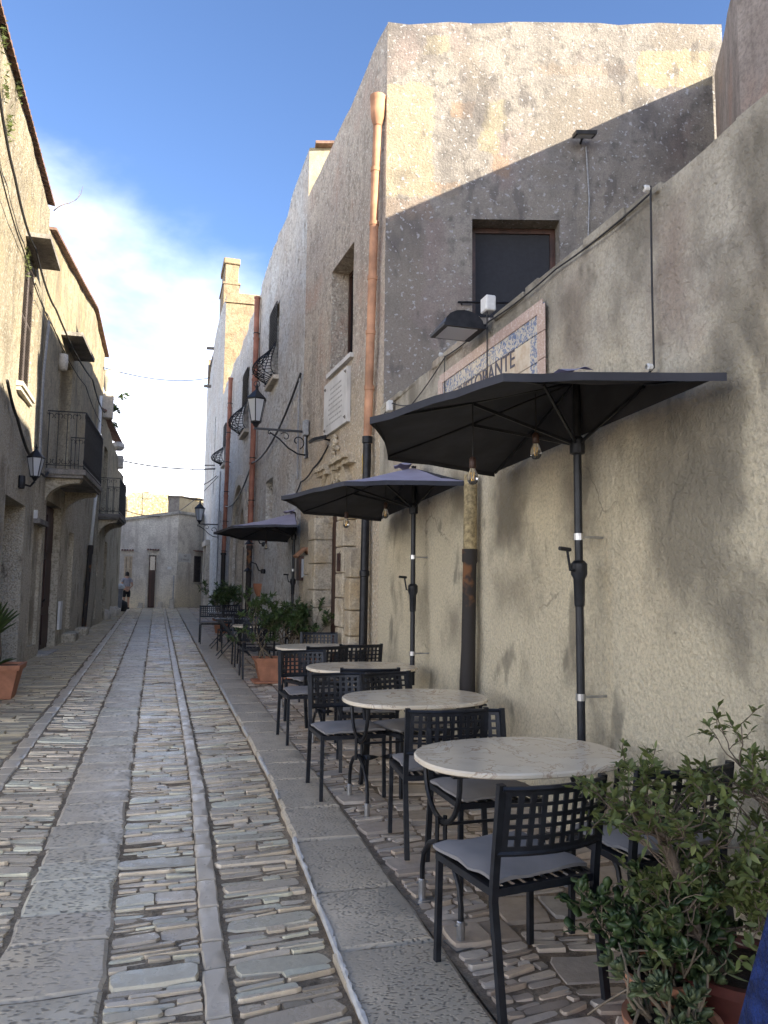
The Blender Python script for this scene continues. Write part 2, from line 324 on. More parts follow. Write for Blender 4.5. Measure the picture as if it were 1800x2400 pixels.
M_gutter = stone_mat('worn_gutter_stone', [(0.673,0.560,0.404),(0.594,0.490,0.348),(0.741,0.620,0.453),(0.628,0.515,0.364)], (.25, .45), .25, 9)
M_kerb = stone_mat('chiselled_kerb_stone', [(0.584,0.481,0.338),(0.660,0.547,0.388),(0.545,0.451,0.320),(0.621,0.513,0.365)], (.45, .65), .6, 8, pits=44)
M_wornlit = simple('worn_lit_edge', (.52,.50,.46), .5, var=.2, sc_=14, bump=.3)
M_white = simple('white_plastic', (.66,.66,.63), .5, var=.08)
M_wooddark = simple('dark_stained_wood', (.055,.026,.018), .45, var=.45, sc_=6, bump=.2)
M_wooddoor = Mat('brown_door_wood', .5)
_n = M_wooddoor.noise(1., 5, .6, M_wooddoor.mapped((14, 14, .7))); M_wooddoor.color(M_wooddoor.mix(M_wooddoor.ramp(_n, .35, .7), (.075,.034,.024), (.03,.014,.011))); M_wooddoor.bump(_n, .3, .005); M_wooddoor = M_wooddoor.m
M_shut = simple('brown_shutter_paint', (.105,.088,.08), .6, var=.3, sc_=10)
M_shutcream = simple('cream_shutter_paint', (.50,.40,.28), .6, var=.15, sc_=6)
M_darkglass = simple('dark_window_glass', (.012,.014,.018), .12, var=.2, sc_=3, spec=.5)
M_screen = simple('insect_screen', (.020,.022,.028), .7, var=.15, sc_=20)
M_cable = simple('black_cable', (.02,.02,.021), .6)
M_greycable = simple('grey_conduit', (.30,.31,.32), .55)
M_canvas_top = simple('skylit_faded_canvas', (.34,.32,.40), .9, var=.12, sc_=3, bump=.1)  # sky light on the canopy top painted in as lavender, over some fading
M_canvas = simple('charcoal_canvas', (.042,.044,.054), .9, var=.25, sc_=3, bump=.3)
M_cushion = simple('grey_cushion_cloth', (.235,.222,.212), .95, var=.1, sc_=4, bump=.25, dist=.003)
m = Mat('cream_marble', .22, 0, .5)
_v = m.noise(2.6, 6, .62, dist=2.2); _w = m.noise(9, 4, .6)
_c = m.mix(m.ramp(_v, .485, .50, 0, 1), (.76,.66,.50), (.48,.35,.24)); _c2 = m.mix(m.ramp(_v, .50, .525, 0, 1), _c, (.78,.70,.55))
m.color(m.mix(m.ramp(_w, .4, .7, 0, .5), _c2, (.66,.56,.42))); M_marble = m.m
m = Mat('marble_plaque', .5); m.color(m.mix(m.ramp(m.noise(3, 5), .35, .7), (.60,.59,.56), (.47,.46,.43))); M_plaque = m.m
m = Mat('clear_bulb_glass', .03, 0, .5); m.color((1,.97,.9)); m.b.inputs['Transmission Weight'].default_value = .95; m.b.inputs['IOR'].default_value = 1.3; M_bulb = m.m
m = Mat('frosted_lantern_glass', .35, 0, .5); m.color((.62,.65,.68)); m.b.inputs['Transmission Weight'].default_value = .35; M_frost = m.m
M_brass = simple('brass_filament', (.55,.33,.08), .35, .6)
M_yellow = simple('yellow_enamel', (.62,.40,.03), .4, var=.15, sc_=8)
M_blueplate = simple('pale_blue_enamel', (.20,.36,.55), .4, var=.15, sc_=8)
M_tilecream = Mat('cream_glazed_tile', .16, 0, .5)
_n = M_tilecream.noise(7, 5, .6); M_tilecream.color(M_tilecream.mix(M_tilecream.ramp(_n, .42, .62), (.62,.55,.44), (.50,.40,.30))); M_tilecream.bump(M_tilecream.noise(5, 3), .2, .01); M_tilecream = M_tilecream.m
M_tileblue = Mat('blue_figured_tile', .16, 0, .5)
_v = M_tileblue.voro(17); _n = M_tileblue.noise(26, 4, .6, dist=1.5)
_c = M_tileblue.mix(M_tileblue.ramp(_n, .48, .55), (.56,.52,.44), (.16,.21,.33)); _c = M_tileblue.mix(M_tileblue.ramp(_v, .1, .3, .8, 0), _c, (.32,.38,.46)); M_tileblue.color(_c); M_tileblue = M_tileblue.m
M_tilepink = Mat('rose_border_tile', .25, 0, .5)
_n = M_tilepink.noise(34, 4, .6, dist=2); M_tilepink.color(M_tilepink.mix(M_tilepink.ramp(_n, .54, .6), (.46,.34,.285), (.60,.50,.43))); M_tilepink = M_tilepink.m
M_ink = simple('dark_blue_glaze', (.045,.05,.085), .3)
M_engrave = simple('grey_engraving', (.36,.355,.34), .7)
M_soil = simple('potting_soil', (.05,.035,.025), .95, var=.4, sc_=30, bump=.8, dist=.02)
M_bark = simple('grey_brown_bark', (.17,.13,.095), .9, var=.35, sc_=25, bump=.6, dist=.01)
M_twig = simple('pale_twig', (.20,.16,.11), .85, var=.3, sc_=25)
def leafmat(name, a, b, rough=.45, tr=.25):
    m = Mat(name, rough, 0, .4); at = m.n('ShaderNodeAttribute', attribute_name='rnd'); oi = m.n('ShaderNodeObjectInfo')
    r = m.math('FRACT', m.math('ADD', at.outputs['Fac'], oi.outputs['Random']), 0)
    c = m.mix(r, a, b); m.color(c)
    t = m.n('ShaderNodeBsdfTranslucent'); m.l(m.mix(.5, c, tuple(x*1.5 for x in b)), t.inputs[0])
    mx = m.n('ShaderNodeMixShader'); mx.inputs[0].default_value = tr; m.l(m.b.outputs[0], mx.inputs[1]); m.l(t.outputs[0], mx.inputs[2]); m.l(mx.outputs[0], m.o.inputs[0])
    return m.m
M_leaf = leafmat('olive_green_leaf', (0.073,0.101,0.032), (0.190,0.224,0.074))
M_leafdark = leafmat('deep_green_leaf', (0.032,0.060,0.024), (0.108,0.160,0.053), .3)
M_succ = leafmat('succulent_leaf', (0.069,0.098,0.044), (0.161,0.190,0.088), .4, .1)
M_yucca = leafmat('yucca_blade', (.03,.06,.02), (.09,.13,.04), .4)
M_skin = simple('skin', (.42,.25,.17), .55, var=.08)
M_shirt = simple('grey_shirt', (.30,.29,.31), .9, var=.1)
M_shorts = simple('black_shorts', (.012,.012,.015), .9)
M_hair = simple('dark_hair', (.02,.015,.012), .7)
M_fleece = simple('royal_blue_fleece', (.012,.03,.13), 1., var=.5, sc_=40, bump=1., dist=.02)
M_bag = simple('black_bag', (.012,.012,.014), .5, var=.3, sc_=9, bump=.5)
M_greybin = simple('grey_plastic_bin', (.14,.15,.17), .55, var=.2, sc_=5)
M_bagclear = simple('pale_plastic_bag', (.45,.48,.50), .35, var=.25, sc_=9, bump=.8, dist=.03)

# ---------------------------------------------------------------- paving
STREET_ROT = math.atan(SLOPE)
# unit stones: rounded outlines of different kinds, 1 x 1 across and 1 high, shared by all paving stones
def unit_stone(seed, n=10, p=3.2, jit=.10):
    r = random.Random(seed)
    base = [(.5,-.2),(.49,.3),(.43,.48),(.05,.5),(-.42,.48),(-.49,.3),(-.5,-.2),(-.44,-.47),(0,-.5),(.44,-.47)] if n == 10 else [(.5,0),(.45,.48),(-.45,.48),(-.5,0),(-.45,-.48),(.45,-.48)]
    ring = [(x*(1+r.uniform(-jit, jit)*.5)+r.uniform(-.015,.015), y*(1+r.uniform(-jit, jit))+r.uniform(-.05,.05)) for x, y in base]
    tx, ty = r.uniform(-.3,.3), r.uniform(-.35,.35)
    v = [(x, y, -.6) for x, y in ring] + [(x*1.0, y*1.0, .62+r.uniform(-.10, .10)+tx*x+ty*y) for x, y in ring] + [(x*.97, y*.88, .97+r.uniform(-.05, .05)+tx*x+ty*y) for x, y in ring] + [(r.uniform(-.1,.1), r.uniform(-.1,.1), 1.0)]
    f = []
    for i in range(2):
        for k in range(n): f.append((i*n+k, i*n+(k+1)%n, (i+1)*n+(k+1)%n, (i+1)*n+k))
    for k in range(n): f.append((2*n+k, 2*n+(k+1)%n, 3*n))
    return v, f
UN = [unit_stone(100+i, 10, rnd.choice((3.0, 4.5, 6.)), .10) for i in range(14)]
UF = [unit_stone(300+i, 6, 4, .10) for i in range(6)]
class Paving:
    """collects stones (centre x,y, length, depth, height, turn); the nearest become objects of their own, the rest one part"""
    def __init__(s): s.items = []
    def add(s, x, y, lx, ly, h, rz, z=0): s.items.append((x, y, lx, ly, h, rz, z))
    def build(s, root, name, restname, mat, most=290, near_detail=14):
        fwd = Vector((math.sin(YAW), math.cos(YAW)))
        def inview(i):
            d = Vector((i[0], i[1])); z = d.dot(fwd)
            if z < .3: return False
            px = 829.5 + 1659*(d.dot(Vector((math.cos(YAW), -math.sin(YAW)))))/z; py = 1106+1659*((1.65-gz(i[1]))/z - math.tan(PITCH))
            return -40 < px < 1700 and py < 2260
        def big(i): return i[2]*i[3]/((i[0]**2+i[1]**2+2)**1.4)
        it = [i for i in s.items if inview(i)]; out = [i for i in s.items if not inview(i)]
        it.sort(key=big, reverse=True)
        meshes = []
        for k, (v, f) in enumerate(UN):
            mb = MB(); mb.add(v, f); meshes.append(mesh_of(mb, name, mat, True, 42))
        for k, (x, y, lx, ly, h, rz, z) in enumerate(it[:most]):
            o = link(name, meshes[k % len(meshes)], root); o.location = (x, y, gz(y)+z); o.rotation_euler = (STREET_ROT, rnd.uniform(-.03,.03), rz); o.scale = (lx, ly, h)
        V = []; F = []; R_ = []; off = 0
        for k, (x, y, lx, ly, h, rz, z) in enumerate(it[most:]+out):
            v, f = UN[k % len(UN)] if y < near_detail else UF[k % len(UF)]
            c, sn = math.cos(rz), math.sin(rz); a = np.array(v)*(lx, ly, h)
            b = np.stack((x + a[:,0]*c - a[:,1]*sn, y + a[:,0]*sn + a[:,1]*c, a[:,2]+z), 1); b[:,2] += SLOPE*b[:,1] + a[:,0]*rnd.uniform(-.03,.03)
            V.append(b); F += [tuple(i+off for i in q) for q in f]; R_ += [rnd.random()]*len(v); off += len(v)
        if V:
            me = bpy.data.meshes.new(restname); me.from_pydata(np.concatenate(V).tolist(), [], F); me.materials.append(mat)
            me.polygons.foreach_set('use_smooth', [True]*len(F)); me.set_sharp_from_angle(angle=math.radians(42)); at = me.attributes.new('rnd', 'FLOAT', 'POINT'); at.data.foreach_set('value', R_)
            o = link(restname, me, root); o['kind'] = 'stuff'
def lane(pv, x0, x1, y0, y1, skew=0, row=(.03, .055), ln=(.08, .30), barevery=(.38, .55), bar=(.085, .125), h=.022, gap=.009, z=0., jit=.05, barsplit=.15):
    y = y0; nextbar = y0 + rnd.uniform(*barevery)*.5
    while y < y1:
        xa, xb = (x0(y) if callable(x0) else x0), (x1(y) if callable(x1) else x1); wd = xb-xa; th = skew + rnd.uniform(-jit, jit)*.6
        if y >= nextbar:
            d = rnd.uniform(*bar); cuts = [0, 1] if rnd.random() > barsplit else [0, rnd.uniform(.3, .7), 1]; nextbar = y + rnd.uniform(*barevery); hh = h*1.1
        else:
            d = rnd.uniform(*row); cuts = [0.]; hh = h
            while cuts[-1] < 1:
                cuts.append(cuts[-1] + rnd.uniform(*ln)/wd)
            cuts[-1] = 1.
            if len(cuts) > 2 and cuts[-1]-cuts[-2] < .12: cuts.pop(-2)
        for a, b in zip(cuts, cuts[1:]):
            xc = xa + wd*(a+b)/2; lx = wd*(b-a) - gap
            if lx < .03: continue
            yc = y + d/2 + (xc-(xa+xb)/2)*math.tan(th) + rnd.uniform(-.006, .006)
            pv.add(xc, yc, lx*rnd.uniform(.96, 1.08), (d-gap*.62)*rnd.uniform(.88, 1.04), hh*rnd.uniform(.75, 1.25), th + rnd.uniform(-jit, jit), z + rnd.uniform(-.008, .006))
        y += d
def slab_mesh(x0, x1, y0, y1, h, mat, bev=.012, jit=.008, nx=3, ny=4, name='slab', slope=0, bulge=.003):
    """one dressed slab about its own centre: wavering edges, a worn chamfer, slightly dished top"""
    r = rnd; w2, d2 = (x1-x0)/2, (y1-y0)/2; ring = []
    for i in range(nx): ring.append((-w2+2*w2*i/nx, -d2))
    for i in range(ny): ring.append((w2, -d2+2*d2*i/ny))
    for i in range(nx): ring.append((w2-2*w2*i/nx, d2))
    for i in range(ny): ring.append((-w2, d2-2*d2*i/ny))
    ring = [(x+r.uniform(-jit, jit), y+r.uniform(-jit, jit)) for x, y in ring]; n = len(ring)
    sh = lambda x, q: x - math.copysign(min(abs(x), q), x)
    v = [(x, y, -.05) for x, y in ring] + [(x, y, h-bev*r.uniform(.5, 1.1)) for x, y in ring] + [(sh(x, bev*1.3), sh(y, bev*1.3), h+r.uniform(-.002,.002)) for x, y in ring] + [(0, 0, h+bulge)]
    f = []
    for i in range(2):
        for k in range(n): f.append((i*n+k, i*n+(k+1)%n, (i+1)*n+(k+1)%n, (i+1)*n+k))
    for k in range(n): f.append((2*n+k, 2*n+(k+1)%n, 3*n))
    mb = MB(); mb.add(v, f); return mesh_of(mb, name, mat, True, 24)
def slab(root, name, x0, x1, y0, y1, h, mat, rz=0, z=0, **k):
    o = link(name, slab_mesh(x0, x1, y0, y1, h, mat, name=name, **k), root); yc = (y0+y1)/2
    o.location = ((x0+x1)/2, yc, gz(yc)+z); o.rotation_euler = (STREET_ROT+rnd.uniform(-.006,.006), rnd.uniform(-.012,.012), rz); return o

def strip_mesh(x0, x1, y0, y1, dz):
    mb = MB(); ys = [y0 + (y1-y0)*i/12 for i in range(13)]
    for a, b in zip(ys, ys[1:]): mb.add([(x0,a,gz(a)+dz),(x1,a,gz(a)+dz),(x1,b,gz(b)+dz),(x0,b,gz(b)+dz)], [(0,1,2,3)])
    return mb
g = MB(); g.add([(-900,-900,-1.2),(900,-900,-1.2),(900,1500,-1.2),(-900,1500,-1.2)], [(0,1,2,3)])
struct('ground', g, M_grout)
road = struct('road', strip_mesh(-1.2, .95, -4, 37, .0135), M_grout)
side_l = struct('sidewalk', strip_mesh(-3.0, -1.2, -4, 37, .0), M_grout)
terr = struct('terrace_pavement', strip_mesh(1.25, 3.2, -4, 37, .034), M_groutwarm)
kerb = struct('kerb', strip_mesh(.9, 1.3, -4, 37, .008), M_grout)
sq = MB(); sq.add([(-45,-45,gz(-4)-.01),(20,-45,gz(-4)-.01),(20,-4,gz(-4)-.01),(-45,-4,gz(-4)-.01)], [(0,1,2,3)]); sq.add([(-45,-4,gz(-4)-.01),(-3,-4,gz(-4)-.01),(-3,9.05,gz(9.05)-.01),(-45,9.05,gz(9.05)-.01)], [(0,1,2,3)])
struct('square', sq, M_setdull)
END_Y = 34.4
kx0 = lambda y: .77 + .13*min(1, max(0, (y-2.9)/3.2)) - .07*max(0, (y-8)/25)
cx0 = lambda y: .24 + .07*min(1, max(0, (y-3)/3)) - .04*max(0, (y-8)/25)
pv = Paving()
lane(pv, -.135, lambda y: cx0(y)-.012, 2.2, END_Y, skew=.02, bar=(.10, .155), barevery=(.34, .5))
lane(pv, lambda y: cx0(y)+.105, lambda y: kx0(y)-.02, 2.2, END_Y, skew=.10, barevery=(.30, .46), bar=(.10, .15))
lane(pv, -1.03, -.58, 2.2, END_Y, skew=-.22, row=(.03, .055), barevery=(.32, .6))
pv.build(road, 'paving_stone', 'paving_stone_field', M_sett)
y = 2.0
while y < END_Y:                                             # pitted flagstones
    d = rnd.uniform(.24, .46); x0 = -.565+rnd.uniform(-.012,.012); x1 = -.145+rnd.uniform(-.012,.012)
    slab(road, 'flagstone', x0, x1, y, y+d-.010, .024, M_flag, rz=rnd.uniform(-.02,.02)); y += d
y = 2.0
while y < END_Y:                                             # narrow middle line
    d = rnd.uniform(.16, .36); a = cx0(y)
    slab(road, 'gutter_stone', a-.006, a+.088, y, y+d-.011, .027, M_gutter, rz=rnd.uniform(-.015,.015)-.01, nx=2, ny=4, bev=.006, jit=.004, bulge=.001); y += d
y = 2.0
while y < END_Y:                                             # line of slabs beside the left walk
    d = rnd.uniform(.2, .5)
    slab(road, 'edge_stone', -1.16+rnd.uniform(-.02,.02), -1.045, y, y+d-.012, .022, M_gutter, rz=rnd.uniform(-.03,.03), nx=2, ny=4, bev=.007, jit=.006, bulge=.001); y += d
ym = 2.0
paint = MB()
while ym < END_Y:
    d = rnd.uniform(.42, .85); a = kx0(ym+d/2); b = 1.235+.05*min(1, max(0,(ym-3)/3))
    slab(kerb, 'kerb_stone', a, b, ym, ym+d-.008, .055, M_kerb, rz=rnd.uniform(-.006,.006)-.01, jit=.005, bev=.016)
    ym += d
yy = 2.2
while yy < 26:                                               # worn white line on the kerb's arris, with the light it catches painted in
    l = rnd.uniform(.18, .6); n = 7; a = []; b = []; c_ = []
    for i in range(n+1):
        q = yy + l*i/n; e = kx0(q); t = rnd.uniform(.002, .019)
        a.append((e-.006, q, gz(q)+.036+rnd.uniform(0,.008))); b.append((e+.0005, q, gz(q)+.0575)); c_.append((e+t, q, gz(q)+.0605))
    if rnd.random() < .8: paint.add(a+b+c_, [(i, n+1+i, n+2+i, i+1) for i in range(n)] + [(n+1+i, 2*n+2+i, 2*n+3+i, n+2+i) for i in range(n)])
    yy += l
P('white_edge_line', paint, M_wornlit, kerb)
pv = Paving()
lane(pv, -2.3, -1.18, 5.5, END_Y, skew=-.1, row=(.05, .10), ln=(.10, .34), barevery=(.5, 1.0), bar=(.14, .24), h=.022, gap=.014, jit=.10, barsplit=.8)
pv.build(side_l, 'walk_stone', 'walk_stone_field', M_setdull, most=220)
pv = Paving()
lane(pv, 1.285, 1.62, 2.1, END_Y, skew=.12, row=(.035, .075), ln=(.06, .22), barevery=(.5, .9), bar=(.16, .26), h=.022, gap=.013, z=.022, jit=.16, barsplit=.4)
lane(pv, 1.63, 2.08, 2.1, END_Y, skew=-.1, row=(.04, .08), ln=(.08, .28), barevery=(.30, .7), bar=(.20, .34), h=.022, gap=.014, z=.022, jit=.14, barsplit=.6)
lane(pv, 2.09, 2.56, 2.1, END_Y, skew=.06, row=(.05, .09), ln=(.10, .30), barevery=(.30, .6), bar=(.22, .36), h=.022, gap=.014, z=.022, jit=.10, barsplit=.5)
pv.build(terr, 'terrace_stone', 'terrace_stone_field', M_setwarm, most=260)

# ---------------------------------------------------------------- walls and houses
class Face:
    def __init__(s, A, B):
        s.A = Vector((A[0], A[1], 0)); s.d = Vector((B[0]-A[0], B[1]-A[1], 0)); s.L = s.d.length; s.d.normalize(); s.n = Vector((-s.d.y, s.d.x, 0))
    def pt(s, a, z, t=0.): return s.A + s.d*a + Vector((0,0,z)) + s.n*t
    def sy(s, y): return (y - s.A.y)/s.d.y                     # distance along the wall at a given y
def wall(F, z0, top, ops=(), cell=.4, amp=.018, seed=0, ragged=.02, freq=.9):
    """a plastered wall with openings (s0, s1, z0, z1, depth); top is a height or a list of (s, z)"""
    if not isinstance(top, (list, tuple)): top = [(0, top), (F.L, top)]
    def tz(a):
        for (p, q), (r, t) in zip(top, top[1:]):
            if a <= r+1e-6: return q + (t-q)*(a-p)/max(1e-6, r-p)
        return top[-1][1]
    ss = {0., F.L}; zs = {z0}; zmin = min(t[1] for t in top)
    for p, q in top: ss.add(min(max(p, 0), F.L))
    for o in ops: ss |= {o[0], o[1]}; zs |= {o[2], o[3]}
    def fill(vals, c):
        v = sorted(vals); r = [v[0]]
        for a in v[1:]:
            k = max(1, math.ceil((a-r[-1])/c - 1e-6)); b = r[-1]
            for i in range(1, k+1): r.append(b + (a-b)*i/k)
        return r
    zs.add(zmin-.25); S = fill(ss, cell); Z = fill(zs, cell) + [None]
    mb = MB(); idx = {}
    def vid(i, j):
        if (i, j) in idx: return idx[i, j]
        a = S[i]; z = Z[j]
        if z is None: z = tz(a) + ragged*mnoise.noise(Vector((a*3.1, seed+7.7, 0)))*1.5
        edge = any((abs(a-o[0]) < 1e-6 or abs(a-o[1]) < 1e-6) and o[2]-1e-6 <= z <= o[3]+1e-6 for o in ops)
        k = amp*mnoise.noise(Vector((a*freq, z*freq, seed*3.3))) + amp*.5*mnoise.noise(Vector((a*freq*3, z*freq*3, seed*5.1)))
        if a < 1e-6 or a > F.L-1e-6: k = 0
        mb.v.append(tuple(F.pt(a, z, k*(.4 if edge else 1)))); idx[i, j] = len(mb.v)-1; return idx[i, j]
    for i in range(len(S)-1):
        for j in range(len(Z)-1):
            am = (S[i]+S[i+1])/2; zm = (Z[j]+(Z[j+1] if Z[j+1] is not None else Z[j]+.1))/2
            if any(o[0] < am < o[1] and o[2] < zm < o[3] for o in ops): continue
            mb.f.append((vid(i,j), vid(i+1,j), vid(i+1,j+1), vid(i,j+1))); mb.m.append(0)
    for o in ops:                                             # reveals
        dep = o[4]
        P4 = [(o[0],o[2]), (o[1],o[2]), (o[1],o[3]), (o[0],o[3])]
        for (a, b) in zip(P4, P4[1:]+P4[:1]):
            mb.add([F.pt(a[0],a[1],.004), F.pt(b[0],b[1],.004), F.pt(b[0],b[1],-dep-.06), F.pt(a[0],a[1],-dep-.06)], [(0,1,2,3)])
        mb.add([F.pt(a[0], a[1], -dep-.055) for a in ((o[0]-.1,o[2]-.1), (o[1]+.1,o[2]-.1), (o[1]+.1,o[3]+.1), (o[0]-.1,o[3]+.1))], [(0,1,2,3)])
    return mb
def rect(mb, F, a0, a1, z0, z1, t0, t1):                      # a block standing on a wall between depths t0 and t1
    c = F.pt((a0+a1)/2, (z0+z1)/2, (t0+t1)/2); return mb.obox(c, F.d*abs(a1-a0)/2, F.n*abs(t1-t0)/2, Vector((0,0,abs(z1-z0)/2)))
def onwall(mb, F, poly, t0, t1): return mb.sheet(poly, F.A, F.d, (0,0,1), F.n, t0, t1)
def framed(parent, F, o, fw=.06, mat=None, pane=None, bars=1, name='window'):
    """frame at the back of an opening, pane behind it"""
    a0, a1, z0, z1, dep = o; mat = mat or M_wooddark; mb = MB(); t = -dep+.07
    rect(mb, F, a0+.004, a0+fw, z0+.004, z1-.004, t-.05, t); rect(mb, F, a1-fw, a1-.004, z0+.004, z1-.004, t-.05, t)
    rect(mb, F, a0+fw, a1-fw, z1-fw, z1-.004, t-.05, t-.002); rect(mb, F, a0+fw, a1-fw, z0+.004, z0+fw, t-.05, t-.002)
    for k in range(bars):
        q = a0 + (a1-a0)*(k+1)/(bars+1); rect(mb, F, q-.025, q+.025, z0+fw, z1-fw, t-.045, t-.006)
    w_ = P(name, mb, mat, parent); mb = MB(); rect(mb, F, a0, a1, z0, z1, t-.04, t-.03); P('pane', mb, pane or M_darkglass, w_); return w_
def shutters(parent, F, a0, a1, z0, z1, t, mat, n=2, name='shutter'):
    for k in range(n):
        b0 = a0+(a1-a0)*k/n+.006; b1 = a0+(a1-a0)*(k+1)/n-.006; mb = MB(); st = .055
        rect(mb, F, b0, b0+st, z0, z1, t, t+.04); rect(mb, F, b1-st, b1, z0, z1, t, t+.04)
        for zz in (z0, (z0+z1)/2-st/2, z1-st): rect(mb, F, b0+st, b1-st, zz, zz+st, t+.003, t+.037)
        s_ = P(name, mb, mat, parent); lv = MB(); q = z0+st+.02
        while q < z1-st:
            c = F.pt((b0+b1)/2, q, t+.02); lv.obox(c, F.d*((b1-b0)/2-st), (F.n*.022 - Vector((0,0,.016))), (F.n*.003+Vector((0,0,.004)))); q += .045
        P('louvre', lv, mat, s_); bk = MB(); rect(bk, F, b0+st, b1-st, z0+st, z1-st, t-.012, t-.006); P('backing', bk, M_shorts, s_)
def tile_row(parent, name, F, a0, a1, z, t0, t1, mat=None, r=.06, drop=.06):
    """a little hood or eave of half-round clay tiles"""
    n = max(2, int((a1-a0)/(r*2.1))); mb = MB()
    for k in range(n):
        a = a0 + (a1-a0)*(k+.5)/n; ring = []
        for t, zz in ((t0, z+drop), (t1, z)):
            for q in range(6):
                th = math.pi*q/5; ring.append(F.pt(a+math.cos(th)*r, zz+math.sin(th)*r*.8, t))
        mb.add(ring, [(q, q+1, 7+q, 6+q) for q in range(5)] + [(6,7,8,9,10,11)])
    return P(name, mb, mat or M_rooftile, parent, True, 60)
def flat_roof(parent, poly, z, th=.15, mat=None): 
    mb = MB(); mb.prism(poly, z-th, z); return P('roof', mb, mat or M_slabgrey, parent)

# --- low courtyard wall on the right
XW = 2.55
LW = Face((XW, -4.0), (XW, 8.93))
cw = thing('courtyard_wall', 'long roughcast garden wall beside the cafe tables, grey above and beige below', 'wall', (XW, 3, 0))
P('wall', wall(LW, -.4, 3.88, cell=.3, amp=.03, seed=1, ragged=.03), M_lowwall, cw, True, 40)
mb = MB(); q = -4.
while q < 8.85:                                               # rough mortar coping, broken edge
    l = rnd.uniform(.12, .6); e = min(q+l, 8.9); h = rnd.uniform(.005, .045)
    mb.bbox(XW-rnd.uniform(-.02,.018), q, 3.84, XW+.36, e-.002, 3.885+h, .012); q = e
P('coping', mb, M_lowwall, cw); mb = MB(); mb.box(XW+.06, -4, -.3, XW+.33, 8.6, 3.84); P('core', mb, M_cap, cw)

# --- corner house: gable towards the camera, long side on the street
ch = thing('corner_house', 'tall weathered house with mottled gable, stone portal and street window', 'house', (4.5, 10, 0))
GF = Face((6.75, 7.7), (2.58, 8.9)); gs = lambda x: (6.75-x)/(6.75-2.58)*GF.L
gw = (gs(4.69), gs(3.63), 5.05, 6.33, .3)
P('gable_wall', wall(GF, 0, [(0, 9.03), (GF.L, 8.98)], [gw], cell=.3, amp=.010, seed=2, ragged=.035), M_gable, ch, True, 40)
SF = Face((2.58, 8.9), (2.33, 13.10)); ss = lambda y: (y-8.9)/(13.10-8.9)*SF.L
sw = (ss(10.21), ss(11.36), 4.97, 6.6, .34); sd = (ss(10.24), ss(11.42), .2, 3.28, .12)
P('street_wall', wall(SF, -.2, [(0, 8.97), (SF.L, 8.66)], [sw, sd], cell=.3, amp=.035, seed=3, ragged=.04), M_street1, ch, True, 40)
flat_roof(ch, [(2.66,8.98),(6.72,7.82),(8.4,12.3),(2.42,13.0)], 8.55)
mb = MB(); mb.add([(6.75,7.7,0),(8.5,12.4,0),(8.5,12.4,8.9),(6.75,7.7,9.0)], [(0,1,2,3)]); P('back_wall', mb, M_gable, ch)
framed(ch, GF, gw, .07, M_wooddark, M_screen, 0)
mb = MB(); mb.tube([GF.pt(gs(5.2), 5.22, .06), GF.pt(gs(3.45), 5.22, .06)], .014, 6)
for x in (3.5, 4.3): mb.tube([GF.pt(gs(x), 5.22, -.02), GF.pt(gs(x), 5.22, .06)], .012, 6)
P('window_rail', mb, M_iron, ch)
framed(ch, SF, sw, .07, M_wooddark, M_darkglass, 1)
mb = MB(); rect(mb, SF, sw[0]-.03, sw[1]+.06, 4.90, 4.966, -.3, .05); P('window_sill', mb, M_plaque, ch)
def ragged_poly(a0, a1, z0, z1, j, seed, n=9):
    r = random.Random(seed); p = []; j *= .6
    for i in range(n): p.append((a0+(a1-a0)*i/n, z0+r.uniform(-j, j)))
    for i in range(n): p.append((a1+r.uniform(-j, j), z0+(z1-z0)*i/n))
    for i in range(n): p.append((a1-(a1-a0)*i/n, z1+r.uniform(-j, j)))
    for i in range(n): p.append((a0+r.uniform(-j, j), z1-(z1-z0)*i/n))
    return p
# portal of dressed stone blocks
po = MB(); onwall(po, SF, [(sd[0]-.02, 2.62), (sd[1]+.02, 2.62), (sd[1]+.02, 3.3), (sd[0]-.02, 3.3)][::1], -.25, -.245)
ac = (sd[0]+sd[1])/2; ar = (sd[1]-sd[0])/2
def arch_ring(mb, F, cx, cz, r0, r1, t0, t1, n=14, point=0.):
    """round (point=0) or pointed arch band"""
    def cur(r, k):
        th = math.pi*k/n; x = math.cos(th)*r; z = math.sin(th)*r
        return x, z*(1+point*abs(math.sin(th)))
    for k in range(n):
        a, b = cur(r0, k), cur(r0, k+1); c, d = cur(r1, k+1), cur(r1, k)
        mb.sheet([(cx+p[0], cz+p[1]) for p in (a, b, c, d)], F.A, F.d, (0,0,1), F.n, t0, t1)
portal = P('portal', (lambda m_: (arch_ring(m_, SF, ac, 2.70, ar-.03, ar+.20, -.11, .045), arch_ring(m_, SF, ac, 2.70, ar+.205, ar+.27, -.1, .09), m_)[-1])(MB()), M_ashlar, ch)
for side, a0, a1 in ((0, sd[0]-.34, sd[0]+.02), (0, sd[0]-.60, sd[0]-.35), (1, sd[1]-.02, sd[1]+.40), (1, sd[1]+.41, sd[1]+.74)):
    z = .18; inner = (a0 > sd[0]-.35 and side == 0) or (side == 1 and a0 < sd[1])
    while z < (2.62 if inner else 2.2):
        h = rnd.uniform(.26, .42); mb = MB(); t = rnd.uniform(.026, .040) if inner else rnd.uniform(.012, .022)
        b = MB(); b.bbox(-(a1-a0)/2+.005, -.15, 0, (a1-a0)/2-.005, .15+t, h-.010, .014)
        ang = math.atan2(SF.d.y, SF.d.x); c = SF.pt((a0+a1)/2, z, 0); b.xf(Matrix.Translation(c) @ Matrix.Rotation(ang, 4, 'Z'))
        P('ashlar_block', b, M_ashlar, portal); z += h
